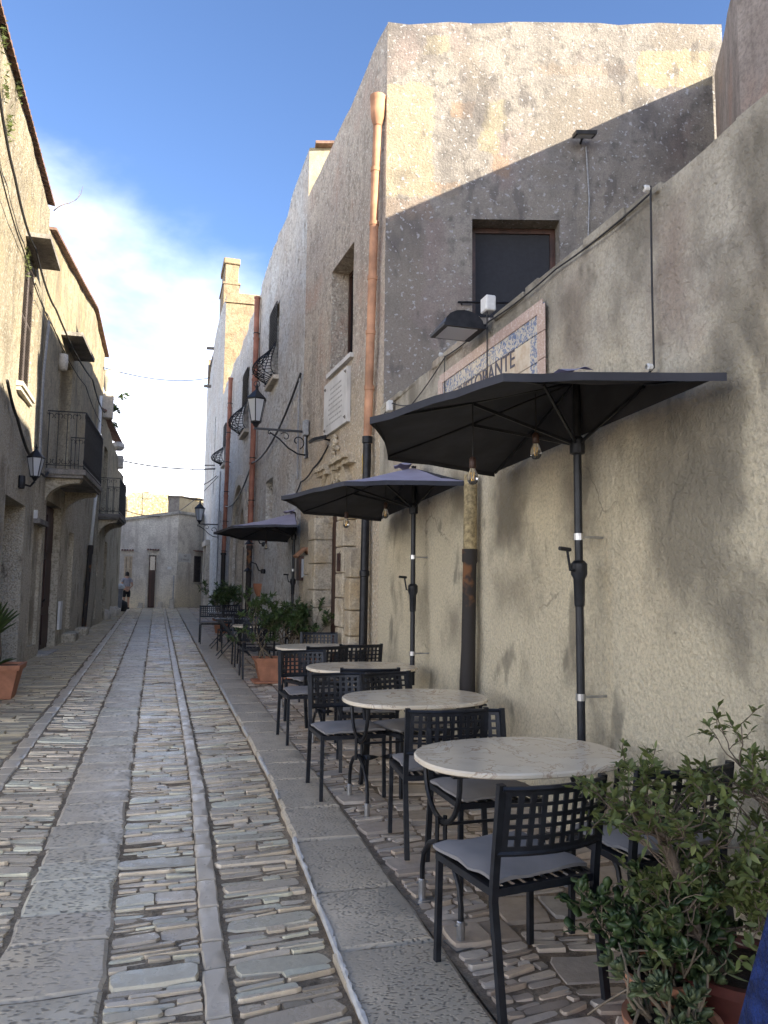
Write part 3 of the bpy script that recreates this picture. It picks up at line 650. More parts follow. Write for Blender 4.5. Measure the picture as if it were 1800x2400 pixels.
for a0, a1 in ((sd[0]-.38, sd[0]+.03), (sd[1]-.03, sd[1]+.52)): mb = MB(); rect(mb, SF, a0, a1, 2.60, 2.665, -.1, .07); rect(mb, SF, a0-.02, a1+.02, 2.66, 2.72, -.1, .10); P('capital', mb, M_ashlar, portal)
cor = [MB(), MB()]
for k in range(12):                                           # worn broken cornice over the arch
    a = ss(9.98) + (ss(11.6)-ss(9.98))*k/12; b = a + (ss(11.6)-ss(9.98))/12-.004
    if k in (6, 7): continue
    mb = cor[k > 6]; b += .003
    rect(mb, SF, a, b, 3.36+.02*rnd.random(), 3.445+.02*rnd.random(), -.05, .09+.05*rnd.random()); rect(mb, SF, a, b, 3.44, 3.49+.02*rnd.random(), -.05, .15+.04*rnd.random())
for mb in cor: P('cornice', mb, M_ashlar, portal)
mb = MB()
for i in range(46):                                           # weathered carved ornament
    a = ac + rnd.gauss(0, .12); zz = rnd.uniform(3.2, 3.95); r_ = rnd.uniform(.02, .055); c = SF.pt(a*1.0 if zz < 3.5 else ac+.12+rnd.gauss(0,.07), zz, .03)
    mb.lathe([(.001,-r_),(r_*.8,-r_*.5),(r_,0),(r_*.75,r_*.6),(.001,r_)], c, 7)
P('carved_crest', mb, M_ashlar, portal, True)['kind'] = 'stuff'
dm = MB()
for k in range(6): a = sd[0]+(sd[1]-sd[0])*k/6; rect(dm, SF, a+.003, a+(sd[1]-sd[0])/6-.003, .2, 3.17, -.12, -.085-.006*(k % 2))
P('door', dm, M_wooddoor, ch)
mb = MB(); rect(mb, SF, sd[0]-.05, sd[1]+.05, .16, .30, -.11, .12); P('doorstep', mb, M_cutstone, ch)

# --- rubble-faced house with bellied window grilles
def belly_grille(parent, F, a0, a1, z0, z1, out=.42, n=9, m_=13):
    """iron grille that swells out towards its foot"""
    mb = MB(); H = z1-z0
    def prof(u):                                              # u 0 bottom .. 1 top
        if u < .06: return .12 + out*.75*(u/.06)**.6*.8
        if u < .45: return .06 + out*math.sin(math.pi*(.30+.70*(1-(u-.06)/.39)))*1.0 if False else .06 + out*math.cos((u-.14)/.31*math.pi/2 if u > .14 else (u-.14)/.16)**1.4
        return .06
    us = [i/26 for i in range(27)]
    for k in range(n):
        x = k/(n-1); e = math.sin(math.pi*x)**.45 if 0 < x < 1 else .0
        mb.tube([F.pt(a0+(a1-a0)*x, z0+H*u, .05+(prof(u)-.05)*max(e, .25)) for u in us], .010, 4, False)
    for j in range(m_*2):
        u = j/(m_*2-1)
        mb.tube([F.pt(a0+(a1-a0)*k/8, z0+H*u, .05+(prof(u)-.05)*max(math.sin(math.pi*k/8)**.45 if 0 < k < 8 else 0, .25)) for k in range(9)], .008, 4, False)
    for k in range(n): mb.tube([F.pt(a0+(a1-a0)*k/(n-1), z0, -.02), F.pt(a0+(a1-a0)*k/(n-1), z0, .16)], .009, 4, False)
    return P('window_grille', mb, M_iron, parent)
rh = thing('rubble_house', 'rough stone house with one bellied window grille, behind the farthest parasol', 'house', (3.5, 16, 0))
RF = Face((2.335, 13.06), (2.236, 18.96)); rs = lambda y: (y-13.06)/(18.96-13.06)*RF.L
r1 = (rs(15.98), rs(17.02), 6.2, 7.85, .3); r2_ = (rs(16.25), rs(17.2), 2.9, 4.04, .3)
P('street_wall', wall(RF, -.2, [(0, 9.62), (RF.L, 9.28)], [r1, r2_], cell=.3, amp=.05, seed=4, ragged=.05, freq=1.3), M_rubble, rh, True, 50)
RS = Face((8.4, 12.35), (2.335, 13.06)); P('side_wall', wall(RS, 8.0, [(0, 10.4), (RS.L, 9.62)], [], cell=.5, amp=.03, seed=5), M_patch, rh, True, 40)
flat_roof(rh, [(2.42,13.1),(8.4,12.4),(8.6,18),(2.3,18.85)], 9.25)
mb = MB(); mb.bar(RS.pt(RS.L-3, 9.98, .05), RS.pt(RS.L-.1, 9.66, .05), .22, .05); P('verge_tiles', mb, M_rooftile, rh)
framed(rh, RF, r1, .05, M_wooddark, M_darkglass, 1); mb = MB(); rect(mb, RF, r2_[0], r2_[1], r2_[2], r2_[3], -.29, -.25); P('blocked_opening', mb, M_rubble, rh)
mb = MB(); rect(mb, RF, r1[0]-.06, r1[1]+.06, 6.10, 6.19, -.25, .12); P('window_sill', mb, M_cutstone, rh)
belly_grille(rh, RF, r1[0]+.02, r1[1]-.02, 6.2, 7.83)

gh = thing('gothic_arch_house', 'rubble house with a pointed stone arch and two bellied grilles, down the street', 'house', (3.5, 24, 0))
HF = Face((2.225, 18.90), (2.05, 28.50)); hs = lambda y: (y-18.90)/(28.50-18.90)*HF.L
h1 = (hs(20.7), hs(21.8), 5.98, 7.72, .3); h2 = (hs(26.35), hs(27.2), 5.95, 7.35, .3); h3 = (hs(27.45), hs(27.95), 3.75, 4.4, .25); h4 = (hs(20.35), hs(23.75), .3, 4.6, .35)
P('street_wall', wall(HF, -.2, [(0, 9.1), (HF.L, 8.78)], [h1, h2, h3, h4], cell=.35, amp=.05, seed=6, ragged=.05, freq=1.3), M_rubble, gh, True, 50)
flat_roof(gh, [(2.3,18.95),(8,18.6),(8,28),(2.15,28.4)], 8.6)
for o in (h1, h2):
    framed(gh, HF, o, .05, M_wooddark, M_darkglass, 1); mb = MB(); rect(mb, HF, o[0]-.06, o[1]+.06, o[2]-.10, o[2]-.01, -.25, .12); P('window_sill', mb, M_cutstone, gh); belly_grille(gh, HF, o[0]+.02, o[1]-.02, o[2], o[3]-.02)
framed(gh, HF, h3, .05, M_wooddark, M_darkglass, 0)
def spandrel(mb, F, a0, a1, z0, z1, zs_, t0, t1, point=.25, n=10):
    """fills the corners over a pointed arch that springs at zs_"""
    c = (a0+a1)/2; r = (a1-a0)/2; k_ = (z1-zs_)/r
    def cu(k): th = math.pi*k/(2*n); return (c+math.cos(th)*r*(1-.12*math.sin(2*th)), zs_+math.sin(th)*r*k_)
    for k in range(n):
        p, q = cu(k), cu(k+1)
        mb.sheet([(p[0], p[1]), (p[0], z1+.01), (q[0], z1+.01), (q[0], q[1])], F.A, F.d, (0,0,1), F.n, t0, t1)
        mb.sheet([(2*c-q[0], q[1]), (2*c-q[0], z1+.01), (2*c-p[0], z1+.01), (2*c-p[0], p[1])], F.A, F.d, (0,0,1), F.n, t0, t1)
mb = MB(); spandrel(mb, HF, h4[0]-.02, h4[1]+.02, .3, 4.62, 2.9, -.34, .02); 
arch = P('stone_arch', mb, M_rubble, gh)
mb = MB(); 
def band(mb, F, a0, a1, zb, zs_, z1, wd, t0, t1, n=10):
    c = (a0+a1)/2; r = (a1-a0)/2; k_ = (z1-zs_)/r
    def cu(k, e): th = math.pi*k/(2*n); return (math.cos(th)*(r+e)*(1-.12*math.sin(2*th)), zs_+math.sin(th)*(r*k_+e))
    for sg in (1, -1):
        for k in range(n):
            p, q, u, v = cu(k, 0), cu(k+1, 0), cu(k+1, wd), cu(k, wd); poly = [(c+sg*x, z) for x, z in (p, v, u, q)]
            if sg < 0: poly = poly[::-1]
            mb.sheet(poly, F.A, F.d, (0,0,1), F.n, t0, t1)
        x0, x1 = sorted((c+sg*r, c+sg*(r+wd))); rect(mb, F, x0, x1, zb, zs_-.003, t0, t1)
band(mb, HF, h4[0], h4[1], .3, 2.9, 4.6, .28, -.02, .07); P('outer_moulding', mb, M_cutstone, arch)
mb = MB(); band(mb, HF, h4[0]+.42, h4[1]-.42, .3, 2.7, 4.0, .42, -.30, -.10); P('inner_moulding', mb, M_cutstone, arch)
mb = MB(); rect(mb, HF, h4[0], h4[1], .3, 4.6, -.345, -.33); P('recess', mb, M_cutstone, arch)
mb = MB(); rect(mb, HF, h4[0]+.46, h4[1]-.46, .3, 2.9, -.33, -.27); P('door', mb, M_wooddark, gh)
for k in range(2): mb = MB(); rect(mb, HF, hs(25.6), hs(26.4), 1.2+k*.35, 1.45+k*.35, -.02, .09); P('quoin', mb, M_cutstone, gh)

# --- church with sunlit tower face
chu = thing('stone_church', 'tall church with golden sunlit end wall and little bellcote', 'church', (3.6, 32, 0))
CF = Face((2.056, 28.45), (1.90, 36.6)); cs_ = lambda y: (y-28.45)/(36.6-28.45)*CF.L
c1 = (cs_(31.2), cs_(31.5), 5.4, 8.6, .25); c2 = (cs_(32.2), cs_(33.4), .5, 3.4, .3)
P('street_wall', wall(CF, -.2, [(0, 12.75), (cs_(32.7), 12.5), (cs_(34.6), 11.2), (CF.L, 11.1)], [c1, c2], cell=.45, amp=.04, seed=8, ragged=.04), M_rubble, chu, True, 50)
CE = Face((6.2, 28.2), (2.056, 28.45)); P('end_wall', wall(CE, 7.5, [(0, 12.9), (CE.L, 12.72)], [], cell=.45, amp=.03, seed=9, ragged=.05), M_tower, chu, True, 50)
mb = MB()
for k in range(34):                                           # string course under the parapet of the end wall
    pass
rect(mb, CE, 0, CE.L+.05, 12.35, 12.42, -.02, .07); P('string_course', mb, M_tower, chu)
flat_roof(chu, [(2.1,28.5),(6.2,28.3),(6.4,36.4),(1.98,36.5)], 12.3)
mb = MB(); mb.bbox(2.03, 29.9, 12.2, 2.66, 31.6, 13.72, .03); mb.bbox(2.08, 29.95, 13.7, 2.62, 31.5, 14.5, .03); mb.bbox(2.02, 29.88, 14.5, 2.67, 31.62, 14.74, .03); mb.bbox(1.99, 29.86, 13.64, 2.70, 31.65, 13.74, .02)
P('bellcote', mb, M_tower, chu)
framed(chu, CF, c1, .04, M_wooddark, M_darkglass, 0)
mb = MB(); rect(mb, CF, c2[0], c2[1], .4, 3.4, -.28, -.2); P('door', mb, M_wooddark, chu)
mb = MB(); 
for a in (c2[0]-.25, c2[1]+.02): rect(mb, CF, a, a+.23, .3, 3.4, -.1, .14)
rect(mb, CF, c2[0]-.32, c2[1]+.32, 3.4, 3.62, -.1, .2); P('door_surround', mb, M_cutstone, chu)
for (yy_, zz_) in ((34.2, 10.6), (33.3, 12.05)):
    mb = MB(); mb.tube([CF.pt(cs_(yy_), zz_, -.1), CF.pt(cs_(yy_), zz_-.02, .32)], .07, 8); P('water_spout', mb, M_slabgrey, chu)

# --- house beyond the courtyard, on the right edge
sh_ = thing('side_house', 'streaked grey-brown house wall rising behind the courtyard wall at the right edge', 'house', (5.6, 2, 0))
S1 = Face((5.2, 5.72), (6.63, 7.72)); S2 = Face((4.9, -7), (5.2, 5.72))
P('end_wall', wall(S1, 0, [(0, 7.64), (S1.L, 8.32)], [], cell=.4, amp=.02, seed=11, ragged=.01), M_side, sh_, True, 40)
P('courtyard_face', wall(S2, 0, [(0, 8.6), (S2.L-.5, 7.9), (S2.L, 7.64)], [], cell=.5, amp=.02, seed=12, ragged=.02), M_side, sh_, True, 40)
mb = MB(); mb.prism([(5.3,5.7),(6.7,7.6),(9,7),(9,-7),(5.0,-7)][::-1], 7.3, 7.45); P('roof', mb, M_rooftile, sh_)
# --- left side of the street
la = thing('shuttered_house', 'lichened yellow house with louvred shutters at the left edge', 'house', (-3, 8, 0))
LF = Face((-2.15, 14.62), (-2.15, 9.05)); ls = lambda y: 14.62-y
l1 = (ls(13.52), ls(12.46), 4.75, 6.95, .14); l2 = (ls(13.78), ls(12.05), .2, 2.97, .38)
P('street_wall', wall(LF, -.3, [(0, 8.5), (.5, 8.52), (LF.L, 8.62)], [l1, l2], cell=.3, amp=.03, seed=14, ragged=.02), M_leftA, la, True, 40)
flat_roof(la, [(-2.2,14.5),(-9,14.5),(-9,9.1),(-2.2,9.1)], 8.3, .15)
LE = Face((-2.15, 9.05), (-9, 9.05)); P('end_wall', wall(LE, -.3, 8.6, [], cell=.5, amp=.03, seed=13, ragged=.02), M_leftA, la, True, 40)
tile_row(la, 'eave_tiles', LF, .1, LF.L, 8.54, -.25, .09, M_rooftile, .07, .05)
shutters(la, LF, l1[0]+.02, l1[1]-.02, 4.77, 6.9, -.06, M_shut)
mb = MB(); rect(mb, LF, l1[0]-.06, l1[1]+.08, 4.66, 4.73, -.1, .09); rect(mb, LF, l1[0]-.03, l1[1]+.05, 4.60, 4.66, -.1, .06); P('window_sill', mb, M_cutstone, la)
mb = MB(); rect(mb, LF, l1[0]-.08, l1[1]+.12, 6.98, 7.05, -.1, .36); P('window_hood', mb, M_slabgrey, la)
framed(la, LF, l2, .08, M_wooddark, M_wooddark, 1, 'door')
for k in range(5):
    mb = MB(); 
    for i in range(60):
        a = rnd.gauss(ls([10.6, 10.2, 9.9, 12.4, 11.0][k]), .08); z = [7.7, 8.0, 8.45, 6.6, 8.5][k]+rnd.gauss(0, .10); c = LF.pt(a, z, .03+rnd.random()*.04)
        d = Vector((rnd.uniform(-1,1), rnd.uniform(-1,1), rnd.uniform(-.5,1)))*.045; e = d.cross(Vector((1,.3,.2))).normalized()*.012
        mb.add([c-d, c+e, c+d, c-e], [(0,1,2,3)])
    P('wall_weed', mb, M_leaf, la)['kind'] = 'stuff'

def balcony(parent, F, a0, a1, z, dep, rail=1.1):
    mb = MB(); rect(mb, F, a0, a1, z-.10, z, -.1, dep); rect(mb, F, a0+.04, a1-.04, z-.16, z-.10, -.1, dep-.04)
    sl_ = P('balcony_slab', mb, M_slabgrey, parent)
    for a in (a0+.15, a1-.35):                                # scrolled brackets
        mb = MB(); pr = [(0, -.16), (dep-.08, -.16), (dep-.12, -.24)] + [((dep-.14)*(1-math.sin(t*math.pi/2/5)), -.24-.42*(1-math.cos(t*math.pi/2/5))) for t in range(6)] + [(0, -.70)]
        A_ = F.pt(a, z, 0); n_ = len(pr); V = []
        for k in (0, .2): V += [A_ + F.n*x + Vector((0,0,q)) + F.d*k for x, q in pr]
        mb.add(V, [tuple(range(n_)), tuple(range(2*n_-1, n_-1, -1))] + [(i, (i+1) % n_, n_+(i+1) % n_, n_+i) for i in range(n_)]); P('bracket', mb, M_leftB, sl_)
    mb = MB(); top = z+rail
    c = [F.pt(a0+.03, top, 0), F.pt(a0+.03, top, dep-.04), F.pt(a1-.03, top, dep-.04), F.pt(a1-.03, top, 0)]
    for p, q in zip(c, c[1:]): mb.bar(p, q, .035, .018); mb.bar(p-Vector((0,0,rail-.07)), q-Vector((0,0,rail-.07)), .02, .015)
    ra = P('balcony_railing', mb, M_iron, parent)
    b0 = MB(); b0.tube([(0,0,0), (0,0,rail-.03)], .0085, 5); bm_ = mesh_of(b0, 'baluster', M_iron)
    sm_ = []; l0 = rootloc(parent)
    for zc, sg in ((rail-.10, -1), (.13, 1)):
        sc0 = MB(); sc0.tube([(0, e*(.035*(1-math.cos(t*.55))), zc-sg*.045*math.sin(t*.55)) for e, ts in ((-1, range(8, 0, -1)), (1, range(9))) for t in ts], .006, 4)
        sm_.append(mesh_of(sc0, 'scroll', M_iron))
    def post(p, ax):
        o = link('baluster', bm_, ra); o.location = Vector(p)-l0
        for m_ in sm_: o = link('scroll', m_, ra); o.location = Vector(p)-l0; o.rotation_euler = (0, 0, ax)
    wd = a1-a0; n1 = int(wd/.115); an = math.atan2(F.d.y, F.d.x)-math.pi/2
    for k in range(n1+1): post(F.pt(a0+.03+(wd-.06)*k/n1, z+.01, dep-.04), an)
    for s_ in (a0+.03, a1-.03):
        n2 = max(3, int(dep/.17))
        for k in range(n2): post(F.pt(s_, z+.01, .03+(dep-.07)*k/n2), an+math.pi/2)
    return ra
lb = thing('balcony_house', 'ochre streaked house with iron balcony over a tall brown double door', 'house', (-3, 19, 0))
BF = Face((-1.74, 23.35), (-2.15, 14.64)); bs = lambda y: (23.35-y)/(23.35-14.64)*BF.L
b1 = (bs(17.9), bs(16.5), 3.9, 6.45, .28); b2 = (bs(17.48), bs(15.78), .3, 3.3, .22); b3 = (bs(19.3), bs(18.6), .7, 2.9, .10); b4 = (bs(15.5), bs(14.75), .6, 2.75, .06)
P('street_wall', wall(BF, -.2, [(0, 8.35), (bs(20.6), 8.82), (bs(18.1), 8.52), (BF.L, 8.15)], [b1, b2, b3, b4], cell=.3, amp=.04, seed=15, ragged=.02), M_leftB, lb, True, 40)
flat_roof(lb, [(-1.85,23.2),(-9,23.2),(-9,14.7),(-2.25,14.7)], 8.0)
mb = MB(); pr = [(0, 8.35), (bs(20.6), 8.82), (bs(18.1), 8.52), (BF.L, 8.15)]
for (a, z), (b, z2) in zip(pr, pr[1:]): mb.bar(BF.pt(a, z+.03, .05), BF.pt(b, z2+.03, .05), .14, .05)
P('eave_tiles', mb, M_rooftile, lb)
framed(lb, BF, b1, .06, M_leftB, M_leftB, 0, 'balcony_door')
for o in (b3, b4): mb = MB(); rect(mb, BF, o[0], o[1], o[2], o[3], -o[4]-.03, -o[4]+.005); P('blind_panel', mb, M_leftB, lb)
mb = MB(); rect(mb, BF, bs(18.15), bs(16.3), 6.72, 6.80, -.1, .42); P('door_hood', mb, M_slabgrey, lb)
mb = MB(); rect(mb, BF, b4[0]-.06, b4[1]+.06, 2.77, 2.86, -.05, .10); P('lintel', mb, M_slabgrey, lb)
dw = (b2[1]-b2[0])
dm = MB(); 
for k in range(2):
    a = b2[0]+dw*k/2; rect(dm, BF, a+.005, a+dw/2-.005, .32, 3.28, -.21, -.15)
dr = P('door', dm, M_wooddoor, lb)
for k in range(2):
    for z0, z1 in ((.5, 1.1), (1.25, 2.2), (2.35, 3.1)):
        mb = MB(); a = b2[0]+dw*k/2; rect(mb, BF, a+.10, a+dw/2-.10, z0, z1, -.152, -.125); P('door_panel', mb, M_wooddoor, dr)
mb = MB(); mb.tube([BF.pt(b2[0]+dw/2+.06, 1.35, -.12), BF.pt(b2[0]+dw/2+.06, 1.40, -.06), BF.pt(b2[0]+dw/2+.16, 1.40, -.06)], .014, 6); P('handle', mb, M_iron, dr)
mb = MB(); rect(mb, BF, b2[0]-.15, b2[1]+.15, .22, .40, -.2, .20); P('doorstep', mb, M_cutstone, lb)
balcony(lb, BF, bs(18.15), bs(15.42), 3.86, .72)
for (y0_, y1_, d_) in ((18.3, 19.4, .22), (20.3, 21.0, .2)):
    mb = MB(); b = gz(y0_); mb.bbox(-2.1+(y0_-16)*.046, y0_, b-.1, -1.93+(y0_-16)*.046+.12, y1_, b+d_, .03); P('base_block', mb, M_leftB, lb)

lc = thing('far_balcony_house', 'lower pale house with a second small iron balcony, far left', 'house', (-3, 27, 0))
DF = Face((-1.42, 31.0), (-1.735, 23.37)); ds = lambda y: (31.0-y)/(31.0-23.37)*DF.L
d1 = (ds(25.3), ds(24.2), 3.85, 5.9, .25); d2 = (ds(24.15), ds(23.65), 1.95, 2.4, .12); d3 = (ds(26.3), ds(25.6), .9, 3.1, .18); d4 = (ds(23.9), ds(23.6), .75, 1.3, .12)
P('street_wall', wall(DF, -.2, [(0, 4.6), (ds(29.2), 4.6), (ds(29.0), 6.2), (ds(26), 6.5), (DF.L, 6.9)], [d1, d2, d3, d4], cell=.35, amp=.04, seed=17, ragged=.03), M_leftB, lc, True, 40)
flat_roof(lc, [(-1.6,29),(-8,29),(-8,23.5),(-1.85,23.5)], 6.15)
tile_row(lc, 'eave_tiles', DF, ds(28.9), DF.L, 6.75, -.6, .12, M_rooftile, .09, .3)
framed(lc, DF, d1, .06, M_shut, M_darkglass, 1); framed(lc, DF, d2, .04, M_wooddark, M_darkglass, 0); framed(lc, DF, d4, .03, M_wooddark, M_wooddark, 0, 'meter_door')
mb = MB(); rect(mb, DF, d3[0], d3[1], d3[2], d3[3], -.17, -.12); P('blind_panel', mb, M_leftB, lc)
balcony(lc, DF, ds(25.7), ds(23.55), 3.78, .60, 1.05)
mb = MB(); mb.lathe([(.10,0),(.12,.1),(.16,.28),(.30,.55),(.34,.62),(.30,.64),(.02,.60)], (-1.62, 23.6, 7.35), 14); mb.box(-1.78, 23.45, 6.6, -1.46, 23.75, 7.36); P('urn_finial', mb, M_cutstone, lc, True, 50)
mb = MB(); mb.bbox(-1.75, 28.6, 5.9, -1.35, 29.0, 6.35, .03); P('roof_block', mb, M_cutstone, lc)
mb = MB(); mb.lathe([(.16,0),(.24,.1),(.20,.24),(.05,.3)], (-1.5, 27.6, 6.35), 12); P('roof_ornament', mb, M_cutstone, lc, True, 40)

# --- house that closes the street, ruin and block behind it
eh = thing('end_house', 'grey plastered house closing the end of the street', 'house', (-.4, 35.5, 0))
E1 = Face((.77, 34.5), (-2.9, 34.42)); E2 = Face((2.1, 35.95), (.77, 34.5))
ex = lambda x: (.77-x)/(.77+2.9)*E1.L
e1 = (ex(-.08), ex(-.40), .80, 3.05, .12); e2 = (ex(-1.06), ex(-1.40), 1.9, 3.0, .05)
P('front_wall', wall(E1, .2, [(0, 4.92), (ex(-1.7), 4.5), (E1.L, 4.3)], [e1, e2], cell=.4, amp=.02, seed=20, ragged=.0), M_end, eh, True, 40)
e3 = (.28*0+.42, .86, 1.92, 3.12, .06)
P('side_wall', wall(E2, .2, [(0, 4.95), (E2.L, 4.92)], [e3], cell=.4, amp=.02, seed=21, ragged=.0), M_end, eh, True, 40)
mb = MB(); pr = [(0, 4.92), (ex(-1.7), 4.5), (E1.L, 4.3)]
for (a, z), (b, z2) in zip(pr, pr[1:]): mb.bar(E1.pt(a, z+.02, .03), E1.pt(b, z2+.02, .03), .14, .12)
mb.bar(E2.pt(0, 4.97, .03), E2.pt(E2.L, 4.94, .03), .14, .12); P('parapet', mb, M_cap, eh)
mb = MB(); rect(mb, E1, e1[0]+.03, e1[1]-.03, .82, 3.03, -.11, -.06); dd = P('door', mb, M_wooddoor, eh); mb = MB(); rect(mb, E1, e1[0]+.06, e1[1]-.06, 2.42, 3.0, -.055, -.045); P('transom_pane', mb, M_darkglass, dd)
mb = MB(); rect(mb, E1, e1[0]-.05, e1[0], .78, 3.10, -.1, .03); rect(mb, E1, e1[1], e1[1]+.09, .78, 3.10, -.1, .03); rect(mb, E1, e1[0], e1[1], 3.05, 3.10, -.1, .028); P('door_surround', mb, M_cutstone, eh)
mb = MB(); rect(mb, E1, e1[0]-.1, e1[1]+.16, .74, .80, -.1, .14); P('doorstep', mb, M_cutstone, eh)
shutters(eh, E1, e2[0], e2[1], 1.92, 2.98, -.01, M_shutcream); shutters(eh, E2, e3[0], e3[1], 1.94, 3.10, -.01, M_shut, 1)
for F_, a, b, z in ((E1, ex(-1.02), ex(-1.55), 3.2), (E1, ex(.02), ex(-.5), 3.25), (E2, .3, .95, 3.28)): tile_row(eh, 'tile_hood', F_, a, b, z, -.02, .16, M_rooftile, .045, .06)
for F_, a, b, z in ((E1, ex(-1.0), ex(-1.46), 1.86), (E2, .36, .92, 1.88)): mb = MB(); rect(mb, F_, a, b, z-.04, z+.03, -.05, .07); P('window_sill', mb, M_cutstone, eh)
flat_roof(eh, [(.74,34.6),(2.0,36.0),(2.0,44),(-2.9,44),(-2.9,34.5)], 4.2)
ru = thing('ruined_wall', 'sunlit golden rubble wall above the end house roof', 'wall', (0, 46, 0))
RW = Face((3.0, 46), (-3.2, 46)); P('wall', wall(RW, 1, [(0, 6.9), (1.5, 7.0), (4.2, 7.15), (4.6, 7.1), (5.0, 6.75), (RW.L, 6.3)], [], cell=.35, amp=.10, seed=23, ragged=.06, freq=2), M_ruin, ru, True, 60)
rb = thing('roof_block', 'small grey and ochre rooftop stair block behind the end house', 'building', (1.2, 40, 0))
B1 = Face((.90, 40), (.36, 40.1)); B2 = Face((2.4, 41.2), (.90, 40))
P('front_wall', wall(B1, 3.8, 6.25, [], .3, .01, 24, 0), M_slabgrey, rb, True, 40); P('side_wall', wall(B2, 3.8, [(0, 6.1), (B2.L, 6.25)], [], .4, .01, 25, 0), M_patch, rb, True, 40)
mb = MB(); mb.prism([(.32,39.95),(.92,39.93),(2.5,41.2),(.36,42.0)], 6.26, 6.31); P('cap', mb, M_slabgrey, rb)

def close(parent, pts, z0, z1, mat):
    mb = MB()
    for a, b in zip(pts, pts[1:]): mb.add([(a[0],a[1],z0),(b[0],b[1],z0),(b[0],b[1],z1),(a[0],a[1],z1)], [(0,1,2,3)])
    P('rear_wall', mb, mat, parent)
close(rh, [(8.4,12.35),(8.5,18.9),(2.25,18.95)], 0, 9.2, M_rubble); close(gh, [(2.25,18.97),(8,18.97),(8,28.4),(2.1,28.4)], 0, 8.55, M_rubble); close(chu, [(6.2,28.2),(6.4,36.5),(1.9,36.6)], 0, 12.5, M_tower)
close(la, [(-9,9.05),(-9,14.6),(-2.16,14.6)], 0, 8.25, M_leftA); close(lb, [(-2.2,14.66),(-9,14.66),(-9,23.3),(-1.75,23.33)], 0, 7.95, M_leftB); close(lc, [(-1.76,23.4),(-8,23.4),(-8,30.9),(-1.43,30.98)], 0, 4.5, M_leftB)
close(eh, [(-2.9,34.42),(-2.9,44),(2.1,44),(2.1,35.96)], 0, 4.2, M_end); close(ru, [(-3.2,46),(-3.2,46.7),(3,46.7),(3,46)], 0, 6.2, M_ruin); close(rb, [(.36,40.1),(.4,42),(2.4,42),(2.4,41.2)], 3.8, 6.0, M_slabgrey); close(sh_, [(4.9,-7),(9,-7),(9,7),(6.6,7.7)], 0, 7.4, M_side)

# ---------------------------------------------------------------- cafe furniture
def make_chair():
    t = thing('cafe_chair', 'black metal cafe chair', 'chair')
    W, D = .23, .22
    for sx in (-1, 1):                                        # front legs
        mb = MB(); mb.bar((sx*W, D, 0), (sx*(W-.005), D-.01, .44), .024, .024, (0,1,0)); PL('leg', mb, M_black, t)
    for sx in (-1, 1):                                        # back legs run on into the back posts
        mb = MB(); p = [(sx*W, -D-.06, 0), (sx*W, -D, .40), (sx*W, -D-.01, .50), (sx*(W+.002), -D-.06, .83)]
        for a, b in zip(p, p[1:]): mb.bar(a, b, .024, .028, (1,0,0))
        PL('back_post', mb, M_black, t)
    mb = MB()
    for a, b in (((-W,D,.43),(W,D,.43)), ((-W,-D,.43),(W,-D,.43)), ((-W,-D,.43),(-W,D,.43)), ((W,-D,.43),(W,D,.43))): mb.bar(a, b, .020, .028)
    for k in range(9): x = -W+.03+(2*W-.06)*k/8; mb.bar((x,-D,.437), (x,D,.437), .030, .004)
    PL('seat_frame', mb, M_black, t)
    # perforated back: nine by five square holes in a bowed sheet
    nx, ny = 9, 5; xs = [-W+.012]; zs = [.575]
    ch_, cw_ = .0255, .0225
    gx = (2*(W-.012) - nx*ch_)/(nx+1); gzz = .0135
    for k in range(nx): xs += [xs[-1]+gx, xs[-1]+gx+ch_]
    xs.append(W-.012); zs.append(.575+.026)
    for k in range(ny): zs += [zs[-1]+ch_*1.05, zs[-1]+ch_*1.05+gzz]
    zs[-1] = zs[-2]+.026
    mb = MB(); 
    def q(x, z, o): u = (z-.5)/.34; return (x, -D-.012-.06*u - .045*(1-(x/W)**2) + o, z)
    NX, NZ = len(xs), len(zs)
    for o in (-.004, .004): mb.v += [q(x, z, o) for z in zs for x in xs]
    off = NX*NZ
    hole = lambda i, j: 0 <= i < NX-1 and 0 <= j < NZ-1 and i % 2 == 1 and j % 2 == 1
    solid = lambda i, j: 0 <= i < NX-1 and 0 <= j < NZ-1 and not hole(i, j)
    for j in range(NZ-1):
        for i in range(NX-1):
            if not solid(i, j): continue
            a, b, c, d = j*NX+i, j*NX+i+1, (j+1)*NX+i+1, (j+1)*NX+i
            mb.f += [(a, b, c, d), (off+d, off+c, off+b, off+a)]
            if not solid(i-1, j): mb.f.append((a, d, off+d, off+a))
            if not solid(i+1, j): mb.f.append((c, b, off+b, off+c))
            if not solid(i, j-1): mb.f.append((b, a, off+a, off+b))
            if not solid(i, j+1): mb.f.append((d, c, off+c, off+d))
    mb.m = [0]*len(mb.f); PL('backrest', mb, M_black, t)
    for z in (.575, zs[-1]): mb = MB(); mb.tube([q(-W+2*W*k/8, z, 0) for k in range(9)], .011, 6); PL('back_rail', mb, M_black, t)
    return t
